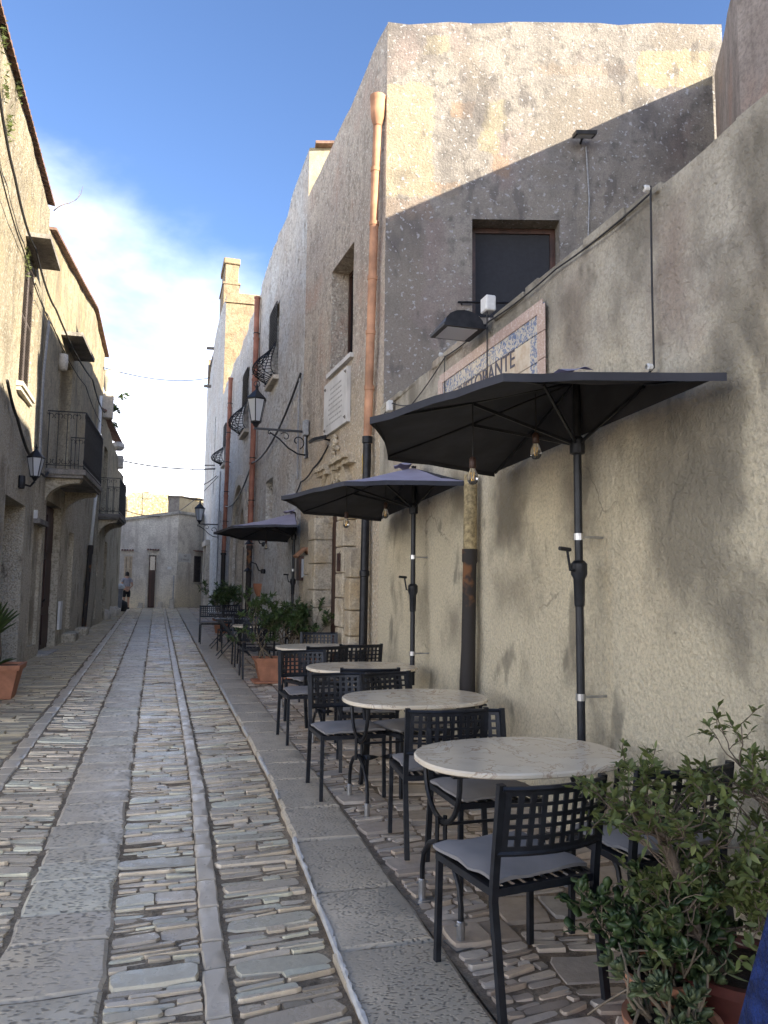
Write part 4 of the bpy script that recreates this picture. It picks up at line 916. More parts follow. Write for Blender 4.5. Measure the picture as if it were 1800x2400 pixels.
def make_cushion():
    n = 12; mb = MB(); V = []
    for s_ in (1, -1):
        for j in range(n+1):
            for i in range(n+1):
                x, y_ = -1+2*i/n, -1+2*j/n; e = max(abs(x), abs(y_)); puff = (1-abs(x)**3.2)*(1-abs(y_)**3.2)
                z = .022 + s_*(.006 + .020*puff**.6) + .006*mnoise.noise(Vector((x*2, y_*2, s_)))
                k = 1 + .02*mnoise.noise(Vector((x*3, y_*3, 4)))
                V.append((x*.225*k, y_*.215*k, z + .012*max(0, e-.9)*10*mnoise.noise(Vector((x*2.2, y_*2.2, 9)))))
    F_ = []; N = (n+1)**2
    for j in range(n):
        for i in range(n):
            a = j*(n+1)+i; F_.append((a, a+1, a+n+2, a+n+1)); F_.append((N+a+n+1, N+a+n+2, N+a+1, N+a))
    for i in range(n):
        for (a, b) in ((i, i+1), (n*(n+1)+i+1, n*(n+1)+i), ((i+1)*(n+1), i*(n+1)), (i*(n+1)+n, (i+1)*(n+1)+n)): F_.append((b, a, N+a, N+b))
    mb.add(V, F_); return mesh_of(mb, 'seat_cushion', M_cushion, True, 60)
CUSH = make_cushion()
def make_table():
    t = thing('marble_table', 'oval marble cafe table', 'table'); mb = MB(); n = 48; pr = []
    def outl(e):
        r = []
        for k in range(n):
            th = 2*math.pi*k/n; c, s_ = math.cos(th), math.sin(th); p = 2.35
            q = (abs(c)**p + abs(s_)**p)**(-1/p); r.append((c*q*(.525-e), s_*q*(.375-e)))
        return r
    rings = [(.008, .722), (.0, .728), (.0, .742), (.007, .75)]; V = []
    for e, z in rings: V += [(x, y_, z) for x, y_ in outl(e)]
    Fc = [tuple(range(n))[::-1], tuple(3*n+k for k in range(n))]
    for i in range(3):
        for k in range(n): Fc.append((i*n+k, i*n+(k+1) % n, (i+1)*n+(k+1) % n, (i+1)*n+k))
    mb.add(V, Fc); PL('tabletop', mb, M_marble, t, True, 35)
    for sx in (-1, 1):
        x = sx*.41; mb = MB(); r = .013
        mb.tube([(x, .245*s_, .0+z) for s_, z in ((-1, .06), (-1, .16), (-.9, .24), (-.6, .31), (-.2, .345), (0, .35))], r, 7)
        mb.tube([(x, .245*s_, z) for s_, z in ((1, .06), (1, .16), (.9, .24), (.6, .31), (.2, .345), (0, .35))], r, 7)
        for e in (-.02, .02): mb.tube([(x+e, 0, .33), (x+e, 0, .48)], r*.8, 6)
        mb.tube([(x, .22*math.sin(a), .72-.26*math.cos(a)**.8 if math.cos(a) > 0 else .72) for a in [math.pi/2*(k/8) for k in range(9)]], r, 7)
        mb.tube([(x, -.22*math.sin(a), .72-.26*math.cos(a)**.8 if math.cos(a) > 0 else .72) for a in [math.pi/2*(k/8) for k in range(9)]], r, 7)
        mb.tube([(x-.02*1.4, 0, .36), (x+.02*1.4, 0, .36)], .009, 6); mb.tube([(x-.028, 0, .45), (x+.028, 0, .45)], .009, 6)
        p = PL('pedestal', mb, M_iron, t, True, 50)
        for sy in (-1, 1):
            mb = MB(); mb.lathe([(.019,.008),(.019,.10),(.016,.105)], (x, .245*sy, 0), 10); mb.obox((x, .245*sy, .005), (.055,.01,0), (-.01,.055,0), (0,0,.004)); mb.tube([(x-.03, .245*sy, .085), (x+.03, .245*sy, .085)], .005, 6)
            PL('foot_socket', mb, M_steel, p, False)
    mb = MB(); mb.tube([(-.41, 0, .44), (.41, 0, .44)], .008, 6)
    V = []; m_ = 40                                           # twisted flat bar
    for k in range(m_+1):
        a = k/m_*math.pi*5; x = -.41+.82*k/m_; V += [(x, math.cos(a)*.018, .34+math.sin(a)*.018), (x, -math.cos(a)*.018, .34-math.sin(a)*.018)]
    mb.add(V, [(2*k, 2*k+1, 2*k+3, 2*k+2) for k in range(m_)]); PL('stretcher', mb, M_iron, t)
    for sy in (-1, 1): mb = MB(); mb.box(-.45, sy*.225-.015, .712, .45, sy*.225+.015, .721); PL('top_support', mb, M_iron, t)
    return t
TERZ = .03
table0 = make_table()
TABLES = [(1.745, 3.56, .02, 'oval marble cafe table nearest the camera, beside the leafy pots'), (1.80, 5.32, .0, 'oval marble table with a hairline crack in its rim, second from the camera'),
          (1.88, 7.12, -.02, 'third oval marble table from the camera, in front of the second parasol pole'), (1.88, 9.10, -.04, 'fourth oval marble table, just before the terracotta planter'), (1.72, 12.75, .0, 'oval marble table half hidden behind the planter shrub')]
for i, (x, y, r, lab) in enumerate(TABLES):
    o = table0 if i == 0 else copy_tree(table0)
    o.location = (x, y, gz(y)+TERZ); o.rotation_euler = (STREET_ROT, 0, r); tag(o, lab, 'table', 'oval marble tables')
chair0 = make_chair(); PI = math.pi
CHAIRS = [ # x, y, turn, cushion, label
 (1.43, 2.965, .13, 1, 'black lattice-back chair nearest the camera, its back to the viewer'),
 (2.10, 3.05, .06, 1, 'black lattice-back chair half hidden behind the leafy pots'),
 (1.74, 3.95, PI, 1, 'black lattice chair tucked under the far side of the nearest marble table'),
 (1.655, 4.50, -.10, 1, 'black lattice chair back to back with the one under the nearest table'),
 (1.385, 5.66, PI, 1, 'black lattice chair on the kerb side of the second marble table, facing the viewer'),
 (1.86, 5.66, PI+.36, 1, 'turned black lattice chair on the wall side of the second marble table'),
 (1.74, 6.40, -.18, 1, 'black lattice chair on the near side of the third marble table'),
 (1.43, 7.45, PI+.03, 1, 'black lattice chair standing on the kerb stones by the third marble table'),
 (1.66, 8.28, .30, 1, 'slanted black lattice chair on the near side of the fourth marble table'),
 (2.14, 8.46, .04, 0, 'black lattice chair against the wall by the fourth marble table'),
 (2.00, 9.72, PI-.2, 0, 'black lattice chair behind the fourth marble table, near the portal'),
 (1.49, 11.92, .0, 0, 'black lattice chair standing left of the terracotta planter'),
 (2.12, 12.10, .1, 0, 'black lattice chair behind the planter shrub by the wall'),
 (1.52, 13.42, PI, 0, 'black lattice chair beyond the marble table behind the planter'),
 (1.45, 15.72, .1, 0, 'black lattice chair between the two slatted tables'),
 (1.92, 15.95, PI, 0, 'black lattice chair on the wall side between the slatted tables'),
 (1.17, 17.55, PI, 1, 'black lattice chair at the kerb beyond the farthest slatted table'),
 (1.72, 17.95, PI+.3, 0, 'black lattice chair by the wall beyond the farthest slatted table')]
for i, (x, y, r, cu, lab) in enumerate(CHAIRS):
    o = chair0 if i == 0 else copy_tree(chair0)
    o.location = (x, y, gz(y)+TERZ+.022); o.rotation_euler = (STREET_ROT*0, 0, r); tag(o, lab, 'chair', 'black lattice chairs')
    if cu:
        c = link('seat_cushion', CUSH); z = gz(y)+TERZ+.022+.446
        off = Matrix.Rotation(r, 3, 'Z') @ Vector((rnd.uniform(-.02,.02), .015, 0)); c.location = (x+off.x, y+off.y, z); c.rotation_euler = (rnd.uniform(-.02,.02), rnd.uniform(-.02,.02), r+rnd.uniform(-.10,.10))
        tag(c, 'grey cloth cushion on the ' + lab.replace('black lattice-back chair', 'chair').replace('black lattice chair', 'chair').replace('turned black lattice chair', 'turned chair').replace(', facing the viewer', '').replace('on the kerb side of', 'kerbside at'), 'cushion', 'grey seat cushions')
def make_slat_table():
    t = thing('slatted_table', 'black slatted folding table', 'table')
    for k in range(7): mb = MB(); y_ = -.33+.66*k/6; mb.bbox(-.35, y_-.045, .70, .35, y_+.045, .722, .004); PL('slat', mb, M_black, t)
    mb = MB()
    for x in (-.3, .3): mb.bar((x, -.36, .69), (x, .36, .69), .025, .018)
    PL('top_frame', mb, M_black, t)
    for x in (-.31, .31):
        mb = MB(); mb.bar((x, -.32, 0), (x*.97, .28, .69), .02, .02, (1,0,0)); PL('leg', mb, M_black, t)
        mb = MB(); mb.bar((x*.9, .32, 0), (x*.88, -.28, .69), .02, .02, (1,0,0)); PL('leg', mb, M_black, t)
    return t
st0 = make_slat_table()
for i, (x, y, r, lab) in enumerate([(1.42, 14.72, PI/2, 'nearer black slatted folding table, left of the planter shrub'), (1.42, 16.62, PI/2, 'farther black slatted folding table along the kerb')]):
    o = st0 if i == 0 else copy_tree(st0); o.location = (x, y, gz(y)+TERZ+.02); o.rotation_euler = (0, 0, r); tag(o, lab, 'table', 'slatted folding tables')

# ---------------------------------------------------------------- wall parasols and hanging bulbs
def make_parasol(lab, x, y, zb, zr, za, R_=1.25, rot=0., top=M_canvas_top, wallx=2.55, tilt=.05, crank=True):
    t = thing('wall_parasol', lab, 'parasol', (x, y, 0), rot, 'half parasols along the wall')
    mb = MB(); mb.tube([(0,0,zb), (0,0,za+.02)], .024, 12); PL('pole', mb, M_black, t, True, 50)
    ang = [math.radians(-90-45*k) for k in range(5)]; nr, na = 7, 6
    def cp(k, u, v, dz=0):                                    # panel k, u outwards, v across
        a, b = ang[k], ang[k+1]; e0 = Vector((math.cos(a), math.sin(a), 0))*R_*(.94 if k == 0 else 1) + Vector((.05*(k == 0), 0, 0)); e1 = Vector((math.cos(b), math.sin(b), 0))*R_ + Vector((.05*(k == 3), 0, 0))
        p = (e0*(1-v)+e1*v)*u; z = za + (zr-za)*u - .012*math.sin(math.pi*min(u,1)) + .008*math.sin(math.pi*v)*u**2 - tilt*p.y/R_*u
        p *= 1 - .025*math.sin(math.pi*v)*u; z += -.016*math.sin(math.pi*v)*math.sin(math.pi*u) + .012*mnoise.noise(Vector((p.x*5, p.y*5, x))); return (p.x, p.y, z+dz)
    mb = MB()
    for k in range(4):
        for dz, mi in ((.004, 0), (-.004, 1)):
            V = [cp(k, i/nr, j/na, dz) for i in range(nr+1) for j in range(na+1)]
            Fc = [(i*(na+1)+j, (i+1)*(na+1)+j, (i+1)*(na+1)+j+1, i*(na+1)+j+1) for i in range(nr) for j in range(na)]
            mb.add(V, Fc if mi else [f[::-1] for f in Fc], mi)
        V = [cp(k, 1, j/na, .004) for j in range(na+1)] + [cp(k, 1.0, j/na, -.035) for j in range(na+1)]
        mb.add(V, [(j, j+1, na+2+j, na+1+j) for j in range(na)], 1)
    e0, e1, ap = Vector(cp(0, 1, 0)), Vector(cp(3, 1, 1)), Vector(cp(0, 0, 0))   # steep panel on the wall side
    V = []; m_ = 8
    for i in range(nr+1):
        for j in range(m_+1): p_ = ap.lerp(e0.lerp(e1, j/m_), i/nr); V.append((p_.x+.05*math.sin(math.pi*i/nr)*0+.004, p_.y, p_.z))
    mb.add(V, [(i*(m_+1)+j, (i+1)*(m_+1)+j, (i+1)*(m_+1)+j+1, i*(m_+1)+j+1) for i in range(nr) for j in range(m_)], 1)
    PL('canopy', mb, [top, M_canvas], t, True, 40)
    mb = MB(); V = [(0, 0, za+.07)]
    for k in range(5):
        for j in range(3 if k < 4 else 1):
            th = ang[k] - math.radians(15*j); V.append((math.cos(th)*.20, math.sin(th)*.20, za+.005+.02*(j == 1)))
    mb.add(V, [(0, i, i+1) for i in range(1, len(V)-1)]); PL('vent_cap', mb, M_canvas_top if top is M_canvas_top else M_canvas, t, True)
    hub = za-.40
    for k in range(5):
        e = Vector((math.cos(ang[k]), math.sin(ang[k]), 0))*R_; q = cp(min(k, 3), 1, 0 if k < 4 else 1, -.014)
        mb = MB(); pts = [Vector(cp(min(k, 3), u, 0 if k < 4 else 1, -.014)) for u in (.02, .3, .6, .985)]
        mb.tube(pts, .009, 5); rb_ = PL('rib', mb, M_black, t)
        mb = MB(); mb.bar((0, 0, hub), Vector(cp(min(k, 3), .52, 0 if k < 4 else 1, -.02)), .012, .018); PL('strut', mb, M_black, rb_)
    mb = MB(); mb.lathe([(.024,-.06),(.045,-.05),(.045,.03),(.03,.05)], (0,0,hub), 12); PL('hub', mb, M_black, t)
    if crank:
        zc = 1.78 if za > 2.9 else 1.66
        mb = MB(); mb.lathe([(.026,-.16),(.030,-.15),(.034,0),(.048,.03),(.048,.09),(.03,.11)], (0,0,zc-.05), 14); c = PL('crank_box', mb, M_black, t, True, 40)
        mb = MB(); mb.tube([(-.045,-.02,zc), (-.075,-.03,zc), (-.10,-.04,zc+.12)], .008, 6); mb.tube([(-.08,-.04,zc+.12), (-.16,-.06,zc+.125)], .012, 8); PL('crank_handle', mb, M_black, c)
    for zc in (1.98, 1.05):
        mb = MB(); mb.lathe([(.030,-.02),(.030,.02)], (0,0,zc), 12); mb.bar((0,0,zc), Matrix.Rotation(-rot, 3, 'Z') @ Vector((wallx-x+.03, 0, zc)), .010, .014); PL('wall_bracket', mb, M_steel, t)
    return t
make_parasol('big charcoal wall parasol nearest the camera, in front of the tile sign', 2.38, 4.03, .56, 2.60, 2.93, 1.29, top=M_canvas_top)
make_parasol('wall parasol in the middle, top coloured as lit by the sky, beside the stone portal', 2.39, 7.14, .75, 2.52, 2.86, 1.31)
make_parasol('farthest wall parasol, top coloured as skylit, left of the portal', 2.2, 12.98, .5, 2.60, 2.95, 1.35, rot=math.radians(-10), wallx=2.34)
def bulb(x, y, z, ztop, lab):
    t = thing('hanging_bulb', lab, 'light bulb', (x, y, z), 0, 'bulbs hung under the parasols')
    mb = MB(); mb.lathe([(.001,-.045),(.018,-.042),(.030,-.025),(.033,-.005),(.028,.02),(.017,.045),(.014,.06)], (0,0,0), 14); PL('glass', mb, M_bulb, t, True)
    mb = MB()
    for k in range(4): a = k*PI/2; mb.tube([(.006*math.cos(a), .006*math.sin(a), -.02), (.010*math.cos(a+.5), .010*math.sin(a+.5), .025)], .0018, 4)
    PL('filament', mb, M_brass, t)
    mb = MB(); mb.lathe([(.016,.05),(.020,.055),(.020,.105),(.012,.115),(.001,.117)], (0,0,0), 12); PL('socket', mb, M_wooddark, t, True, 40)
    mb = MB(); mb.tube([(0,0,.11), (.003,0,(ztop-z)*.5), (0,0,ztop-z)], .004, 5); PL('cord', mb, M_cable, t)
bulb(2.10, 4.02, 2.47, 2.82, 'clear filament bulb hanging near the pole of the nearest parasol')
bulb(1.70, 4.02, 2.30, 2.74, 'clear filament bulb hanging at the outer edge of the nearest parasol')
bulb(2.12, 7.2, 2.40, 2.74, 'bulb hanging beside the pole of the middle parasol')
bulb(1.75, 7.3, 2.30, 2.68, 'bulb hanging at the outer edge of the middle parasol')
bulb(1.72, 12.9, 2.36, 2.78, 'bulb hanging under the farthest parasol')

# ---------------------------------------------------------------- drainpipes
def drain(lab, pts, r, mat, joints, low=None, funnel=None, wall_dx=.12, name='drainpipe'):
    t = thing(name, lab, 'drainpipe', pts[-1] if not low else low[-1])
    a, b = Vector(pts[0]), Vector(pts[-1])
    for k in range(joints):
        p, q = a.lerp(b, k/joints), a.lerp(b, (k+1)/joints); d = (q-p).normalized(); j = Vector((rnd.uniform(-.006,.006), rnd.uniform(-.006,.006), 0))
        mb = MB(); mb.tube([p+j, p+j+d*.05, p+j+d*.055, q+j*.5, q+j*.5+d*.03], [r*1.16, r*1.14, r*1.0, r*.95, r*.95], 14); P('pipe_segment', mb, mat, t, True, 45)
        mb = MB(); m_ = q; mb.tube([m_+Vector((0,0,.10)), m_+Vector((0,0,.125))], r*1.10, 12); mb.bar(m_+Vector((0,0,.11)), m_+Vector((wall_dx,0,.11)), .015, .02)
        if mat is M_terradark or not funnel: P('clamp', mb, M_iron, t)
    if funnel:
        mb = MB(); mb.lathe([(r*.98,-.16),(r*1.2,-.12),(r*1.55,-.05),(r*1.75,.18),(r*1.85,.20),(r*1.85,.24),(r*1.6,.24),(r*1.3,.05)], a, 16); P('funnel', mb, mat, t, True, 45)
    if low:
        lr, lmat = low[0], low[1]; p, q = b, Vector(low[2]); d = (q-p).normalized(); mb = MB()
        mb.tube([p+Vector((0,0,.06)), p+d*.02, p+d*.03, p.lerp(q,.5)-d*.04, p.lerp(q,.5)-d*.03, p.lerp(q,.5)+d*.03, p.lerp(q,.5)+d*.04, q], [lr*1.25, lr*1.25, lr, lr, lr*1.2, lr*1.2, lr, lr], 14)
        P('iron_foot_pipe', mb, lmat, t, True, 45)
    return t
drain('orange terracotta drainpipe with funnel top at the house corner, black below', [(2.48, 8.98, 7.75), (2.465, 9.22, 3.52)], .056, M_terrapale, 6, low=(.052, M_iron, (2.455, 9.28, .2)), funnel=True)
drain('brown clamped drainpipe behind the street lantern, black foot', [(2.14, 18.93, 9.0), (2.13, 19.0, 2.66)], .070, M_terradark, 6, low=(.066, M_rust, (2.12, 19.0, .4)))
drain('brown clamped drainpipe farther down, beyond the pointed arch', [(2.03, 24.9, 8.5), (2.0, 25.2, 2.75)], .070, M_terradark, 6, low=(.072, M_rust, (2.0, 25.2, .5)))
t = thing('cut_off_pipe', 'short lichened pipe stub with tarred black foot against the garden wall', 'drainpipe', (2.46, 5.92, .15))
mb = MB(); mb.tube([(2.475,5.9,2.62),(2.475,5.9,2.55),(2.47,5.9,1.97)], [.052,.055,.056], 16); P('upper_pipe', mb, M_lichenpipe, t, True, 45)
mb = MB(); mb.tube([(2.468,5.9,2.0),(2.468,5.9,1.90),(2.468,5.9,1.88),(2.46,5.91,1.2),(2.455,5.92,.9),(2.455,5.92,.12)], [.064,.064,.056,.058,.064,.066], 16); P('tarred_pipe', mb, M_rust, t, True, 45)
t = thing('white_downpipe', 'white downpipe running into a rusty brown pipe between the two balconies', 'drainpipe', (-1.79, 21.5, .5))
mb = MB(); mb.tube([(-1.70,22.1,6.9),(-1.70,22.05,4.2),(-1.74,21.65,2.7)], .045, 10); P('upper_pipe', mb, M_white, t, True)
mb = MB(); mb.tube([(-1.735,21.65,2.75),(-1.735,21.62,2.55),(-1.74,21.6,2.5),(-1.79,21.45,.5)], [.075,.075,.062,.060], 10); P('rusty_pipe', mb, M_rust, t, True, 45)

# ---------------------------------------------------------------- lanterns
def lantern_body(root, c, s=1., mat=M_black):
    """six-sided street lantern, tapering downwards, centre of its base at c"""
    c = Vector(c); n = 6
    def ring(r, z): return [c+Vector((math.cos(2*PI*k/n+.3)*r*s, math.sin(2*PI*k/n+.3)*r*s, z*s)) for k in range(n)]
    b, tp, rf, ap = ring(.085, .02), ring(.165, .40), ring(.185, .41), ring(.035, .56)
    mb = MB()
    for k in range(n): mb.bar(b[k], tp[k], .016*s, .016*s); mb.bar(b[k], b[(k+1) % n], .018*s, .02*s); mb.bar(tp[k], tp[(k+1) % n], .02*s, .022*s)
    fr = P('lantern_frame', mb, mat, root)
    for k in range(n): mb = MB(); mb.add([b[k], b[(k+1) % n], tp[(k+1) % n], tp[k]], [(0,1,2,3)]); P('pane', mb, M_frost, fr)
    mb = MB()
    for k in range(n): mb.add([rf[k], rf[(k+1) % n], ap[(k+1) % n], ap[k]], [(0,1,2,3)])
    mb.lathe([(.035*s,.56*s),(.02*s,.59*s),(.03*s,.62*s),(.012*s,.66*s),(.001,.70*s)], c, 8); P('lantern_roof', mb, mat, root); mb = MB(); mb.lathe([(.001,-.08*s),(.03*s,-.06*s),(.05*s,-.02*s),(.088*s,.015*s)], c, 8); P('lantern_base', mb, mat, root)
def street_lantern(lab, wx, wy, z, arm, s=1.):
    t = thing('street_lantern', lab, 'street lamp', (wx, wy, z), 0, 'bracket street lanterns')
    mb = MB(); mb.bar((wx, wy, z), (wx-arm-.03, wy, z), .035*s, .035*s); P('arm', mb, M_black, t)
    mb = MB(); mb.box(wx-.02, wy-.05*s, z-.45*s, wx+.03, wy+.05*s, z+.06); P('wall_plate', mb, M_black, t)
    mb = MB()
    def spiral(cx, cz, r, turns, a0, dirn): return [(cx+math.cos(a0+dirn*k*.35)*r*(1-k/(turns*18)), wy, cz+math.sin(a0+dirn*k*.35)*r*(1-k/(turns*18))) for k in range(int(turns*16))]
    mb.tube([(wx-.02, wy, z-.40*s), (wx-.14*s, wy, z-.39*s), (wx-.30*s, wy, z-.30*s), (wx-.46*s, wy, z-.15*s), (wx-.62*s, wy, z-.05*s)], .014*s, 6)
    mb.tube(spiral(wx-.15*s, z-.18*s, .13*s, 1.1, -1.2, 1), .011*s, 6); mb.tube(spiral(wx-.36*s, z-.11*s, .085*s, 1.1, 2.6, -1), .010*s, 6); mb.tube(spiral(wx-.62*s, z-.055*s, .04*s, 1, 1.5, 1), .010*s, 6)
    P('scroll_bracket', mb, M_black, t, True)
    lantern_body(t, (wx-arm, wy, z+.09*s), s)
    mb = MB(); mb.tube([(wx-arm+math.cos(a)*.05*s, wy, z+.76*s+math.sin(a)*.05*s) for a in [k*PI/5 for k in range(11)]], .007*s, 5); P('top_ring', mb, M_black, t)
street_lantern('black street lantern on a scrolled bracket in front of the rubble wall', 2.335, 12.76, 4.33, .86)
street_lantern('small distant street lantern on a bracket near the end of the street', 2.06, 28.75, 4.0, .68, 1.15)
mb = MB(); mb.bbox(2.26, 12.56, 4.24, 2.34, 12.72, 4.50, .01); solo('junction_box', 'grey cable box at the foot of the big lantern bracket', 'box', mb, M_greycable, (2.33, 12.64, 4.24))
t = thing('wall_lantern', 'small old lantern on the left house below the shutters', 'wall lamp', (-2.13, 13.05, 3.25))
mb = MB(); mb.lathe([(.06,-.1),(.07,0),(.06,.1)], (-2.12, 13.05, 3.28), 8); mb.tube([(-2.1,13.05,3.25),(-1.98,13.05,3.22),(-1.92,13.05,3.30)], .018, 6); P('arm', mb, M_iron, t)
lantern_body(t, (-1.92, 13.05, 3.36), .78, M_iron)

# ---------------------------------------------------------------- tile sign of the restaurant
sg = thing('tile_sign', 'glazed tile panel reading RISTORANTE with blue and rose border', 'sign', (2.52, 5.7, 3.3))
NT, TS = 10, .2055
tm = {}
for key, mt in (('c', M_tilecream), ('b', M_tileblue)):
    b = MB(); b.bbox(-.008, -TS/2+.0022, -TS/2+.0022, .008, TS/2-.0022, TS/2-.0022, .003); tm[key] = mesh_of(b, 'tile', mt)
for i in range(NT):
    for j in range(4):
        yb, zb = 4.70+TS*(i+.5), 3.665-TS*(j+.5)+.02
        edge = j in (0, 3) or i in (0, NT-1)
        o = link('tile', tm['b' if edge else 'c'], sg); o.location = Vector((2.530, yb, zb))-sg.location; o.rotation_euler = (rnd.uniform(-.004,.004), rnd.uniform(-.006,.006), rnd.uniform(-.01,.01))
z1, z0 = 3.665+.03, 3.665-4*TS+.01
for k in range(NT):                                           # rose border with rounded corners
    for zc in (z1-.035, z0+.035):
        b = MB(); b.bbox(2.512, 4.70+TS*k+.002, zc-.045, 2.524, 4.70+TS*(k+1)-.002, zc+.045, .003); P('border_tile', b, M_tilepink, sg)
for k in range(4):
    for yc in (4.70+.02, 4.70+NT*TS-.02):
        b = MB(); b.bbox(2.510, yc-.055, z0+.03+(z1-z0-.06)*k/4+.002, 2.5225, yc+.055, z0+.03+(z1-z0-.06)*(k+1)/4-.002, .003); P('border_tile', b, M_tilepink, sg)
def text_mb(s, size, ext=.002):
    cu = bpy.data.curves.new('lettering', 'FONT'); cu.body = s; cu.size = size; cu.extrude = ext; cu.align_x = 'CENTER'; cu.align_y = 'CENTER'; cu.resolution_u = 3
    o = bpy.data.objects.new('lettering', cu); COL.objects.link(o); bpy.context.view_layer.update()
    me = bpy.data.meshes.new_from_object(o.evaluated_get(bpy.context.evaluated_depsgraph_get())); mb = MB(); mb.add([v.co.copy() for v in me.vertices], [tuple(p.vertices) for p in me.polygons])
    bpy.data.objects.remove(o); bpy.data.curves.remove(cu); bpy.data.meshes.remove(me); return mb
def put_text(name, parent, s, size, F, a, z, t, mat, xs=1.):
    mb = text_mb(s, size); mb.v = [tuple(F.pt(a-x*xs, z+y_, t+q)) for x, y_, q in mb.v]; return P(name, mb, mat, parent)
put_text('lettering', sg, 'RISTORANTE', .195, LW, (5.72+4.0), 3.405, .0305, M_ink, 1.0)

# ---------------------------------------------------------------- signs, plaque, boxes
pl = thing('marble_plaque', 'pale marble memorial plaque below the street window', 'plaque', (2.46, 10.9, 4.0))
mb = MB(); rect(mb, SF, ss(10.28), ss(11.5), 4.0, 4.80, .0, .055); P('slab', mb, M_plaque, pl)
mb = MB()
for k in range(8):
    z = 4.66-.075*k; a = ss(10.50)+rnd.uniform(0,.08)
    while a < ss(11.30)-rnd.uniform(0,.2): l = rnd.uniform(.03,.12); rect(mb, SF, a, a+l, z-.012, z+.012, .0545, .0565); a += l+.025
P('engraving', mb, M_engrave, pl)['kind'] = 'stuff'
for y_, z in ((10.36, 4.74), (11.42, 4.72), (10.36, 4.08), (11.42, 4.08)):
    mb = MB(); mb.lathe([(.03,0),(.012,.02),(.001,.03)], (0,0,0), 4); a = SF.pt(ss(y_), z, .055); mb.xf(Matrix.Translation(a) @ Matrix.Rotation(-PI/2, 4, 'Y')); P('stud', mb, M_slabgrey, pl)
for y_, w_, mt, lab, nm in ((9.53, .10, M_yellow, 'narrow yellow enamel plate beside the corner drainpipe', 'enamel_plate'), (9.405, .09, M_blueplate, 'narrow pale blue enamel plate beside the corner drainpipe', 'enamel_plate')):
    mb = MB(); a = ss(y_); rect(mb, SF, a-w_/2, a+w_/2, 3.16, 3.42, .03, .045); solo(nm, lab, 'sign', mb, mt, SF.pt(a, 3.16, .03), 'enamel plates by the pipe')
ws = thing('hanging_wood_sign', 'carved brown wooden sign hanging beside the portal door', 'sign', (2.40, 10.02, 2.0))
mb = MB(); mb.bbox(2.28, 10.0, 1.90, 2.47, 10.035, 2.14, .008); bd = P('board', mb, M_wooddark, ws)
mb = MB()
for zz, n_ in ((2.075, 4), (1.975, 6)):
    for k in range(n_): x = 2.30+.15*(k+.5)/n_; mb.box(x-.008, 9.994, zz-.028, x+.004, 10.002, zz+.028); mb.box(x-.008, 9.9935, zz+rnd.uniform(-.02,.015), x+.010, 10.0015, zz+.022)
P('carving', mb, M_wooddoor, bd)
mb = MB(); mb.tube([(2.31,10.017,2.13),(2.40,10.017,2.34)], .004, 4); mb.tube([(2.45,10.017,2.13),(2.40,10.017,2.34)], .004, 4); mb.tube([(2.40,10.017,2.34),(2.56,10.017,2.36)], .006, 5); P('chain', mb, M_iron, ws)
mbx = thing('menu_box', 'dark wooden menu box with a little tiled roof on the portal wall', 'menu box', (2.3, 12.55, 1.8))
mb = MB(); mb.bbox(2.20, 12.40, 1.80, 2.41, 12.68, 2.20, .008); cb = P('case', mb, M_wooddark, mbx)
mb = MB(); mb.box(2.235, 12.393, 1.85, 2.375, 12.399, 2.15); P('pane', mb, M_frost, cb)
for sx in (-1, 1):
    mb = MB()
    for k in range(5):
        y_ = 12.38+.32*(k+.5)/5; mb.tube([(2.305, y_, 2.33), (2.305+sx*.15, y_, 2.19)], .030, 6)
    P('roof_tiles', mb, M_terrapale, mbx)
ssn = thing('street_name_sign', 'white marble street name sign on the end house', 'sign', (1.05, 34.8, 2.8))
mb = MB(); onwall(mb, E2, [(1.12,2.80),(1.17,2.77),(1.22,2.80),(1.80,2.80),(1.85,2.77),(1.90,2.80),(1.90,3.16),(1.85,3.19),(1.80,3.16),(1.22,3.16),(1.17,3.19),(1.12,3.16)], .012, .04); P('slab', mb, M_plaque, ssn)
put_text('lettering', ssn, 'VIA', .13, E2, 1.51, 3.06, .043, M_slabgrey); put_text('lettering', ssn, 'S. MARCO', .115, E2, 1.51, 2.90, .043, M_slabgrey)
mb = MB(); rect(mb, E1, ex(.55), ex(.38), 2.46, 2.58, .01, .04); solo('meter_box', 'small white meter box right of the end house door', 'box', mb, M_white, (.46, 34.45, 2.46))
mb = MB(); mb.tube([(.66, 34.44, .8), (.66, 34.44, 2.2)], .03, 6); solo('grey_post_pipe', 'grey pipe rising up the corner of the end house', 'pipe', mb, M_greycable, (.66, 34.44, .8))

# floodlights
fl = thing('floodlight', 'old black floodlight with bird-limed hood on top of the garden wall', 'floodlight', (2.5, 5.74, 3.87), 0, 'floodlights')
mb = MB(); V = []
for k in range(9):
    a = PI*k/8; V += [(2.30+math.cos(a)*.17, 5.60, 3.80+math.sin(a)*.12), (2.30+math.cos(a)*.15, 5.92, 3.80+math.sin(a)*.12)]
mb.add(V, [(2*k, 2*k+1, 2*k+3, 2*k+2) for k in range(8)] + [tuple(range(0, 18, 2))[::-1], tuple(range(1, 18, 2))]); P('hood', mb, M_iron, fl, True, 40)
mb = MB(); mb.box(2.12, 5.59, 3.775, 2.48, 5.93, 3.799); P('rim', mb, M_iron, fl); mb = MB(); mb.box(2.16, 5.62, 3.770, 2.42, 5.90, 3.774); P('lens', mb, M_frost, fl)
mb = MB(); mb.add([(2.44,5.62,3.888),(2.44,5.88,3.888),(2.34,5.88,3.917),(2.345,5.70,3.921),(2.37,5.62,3.914)], [(0,1,2,3,4)]); P('lime_stain', mb, M_white, fl)
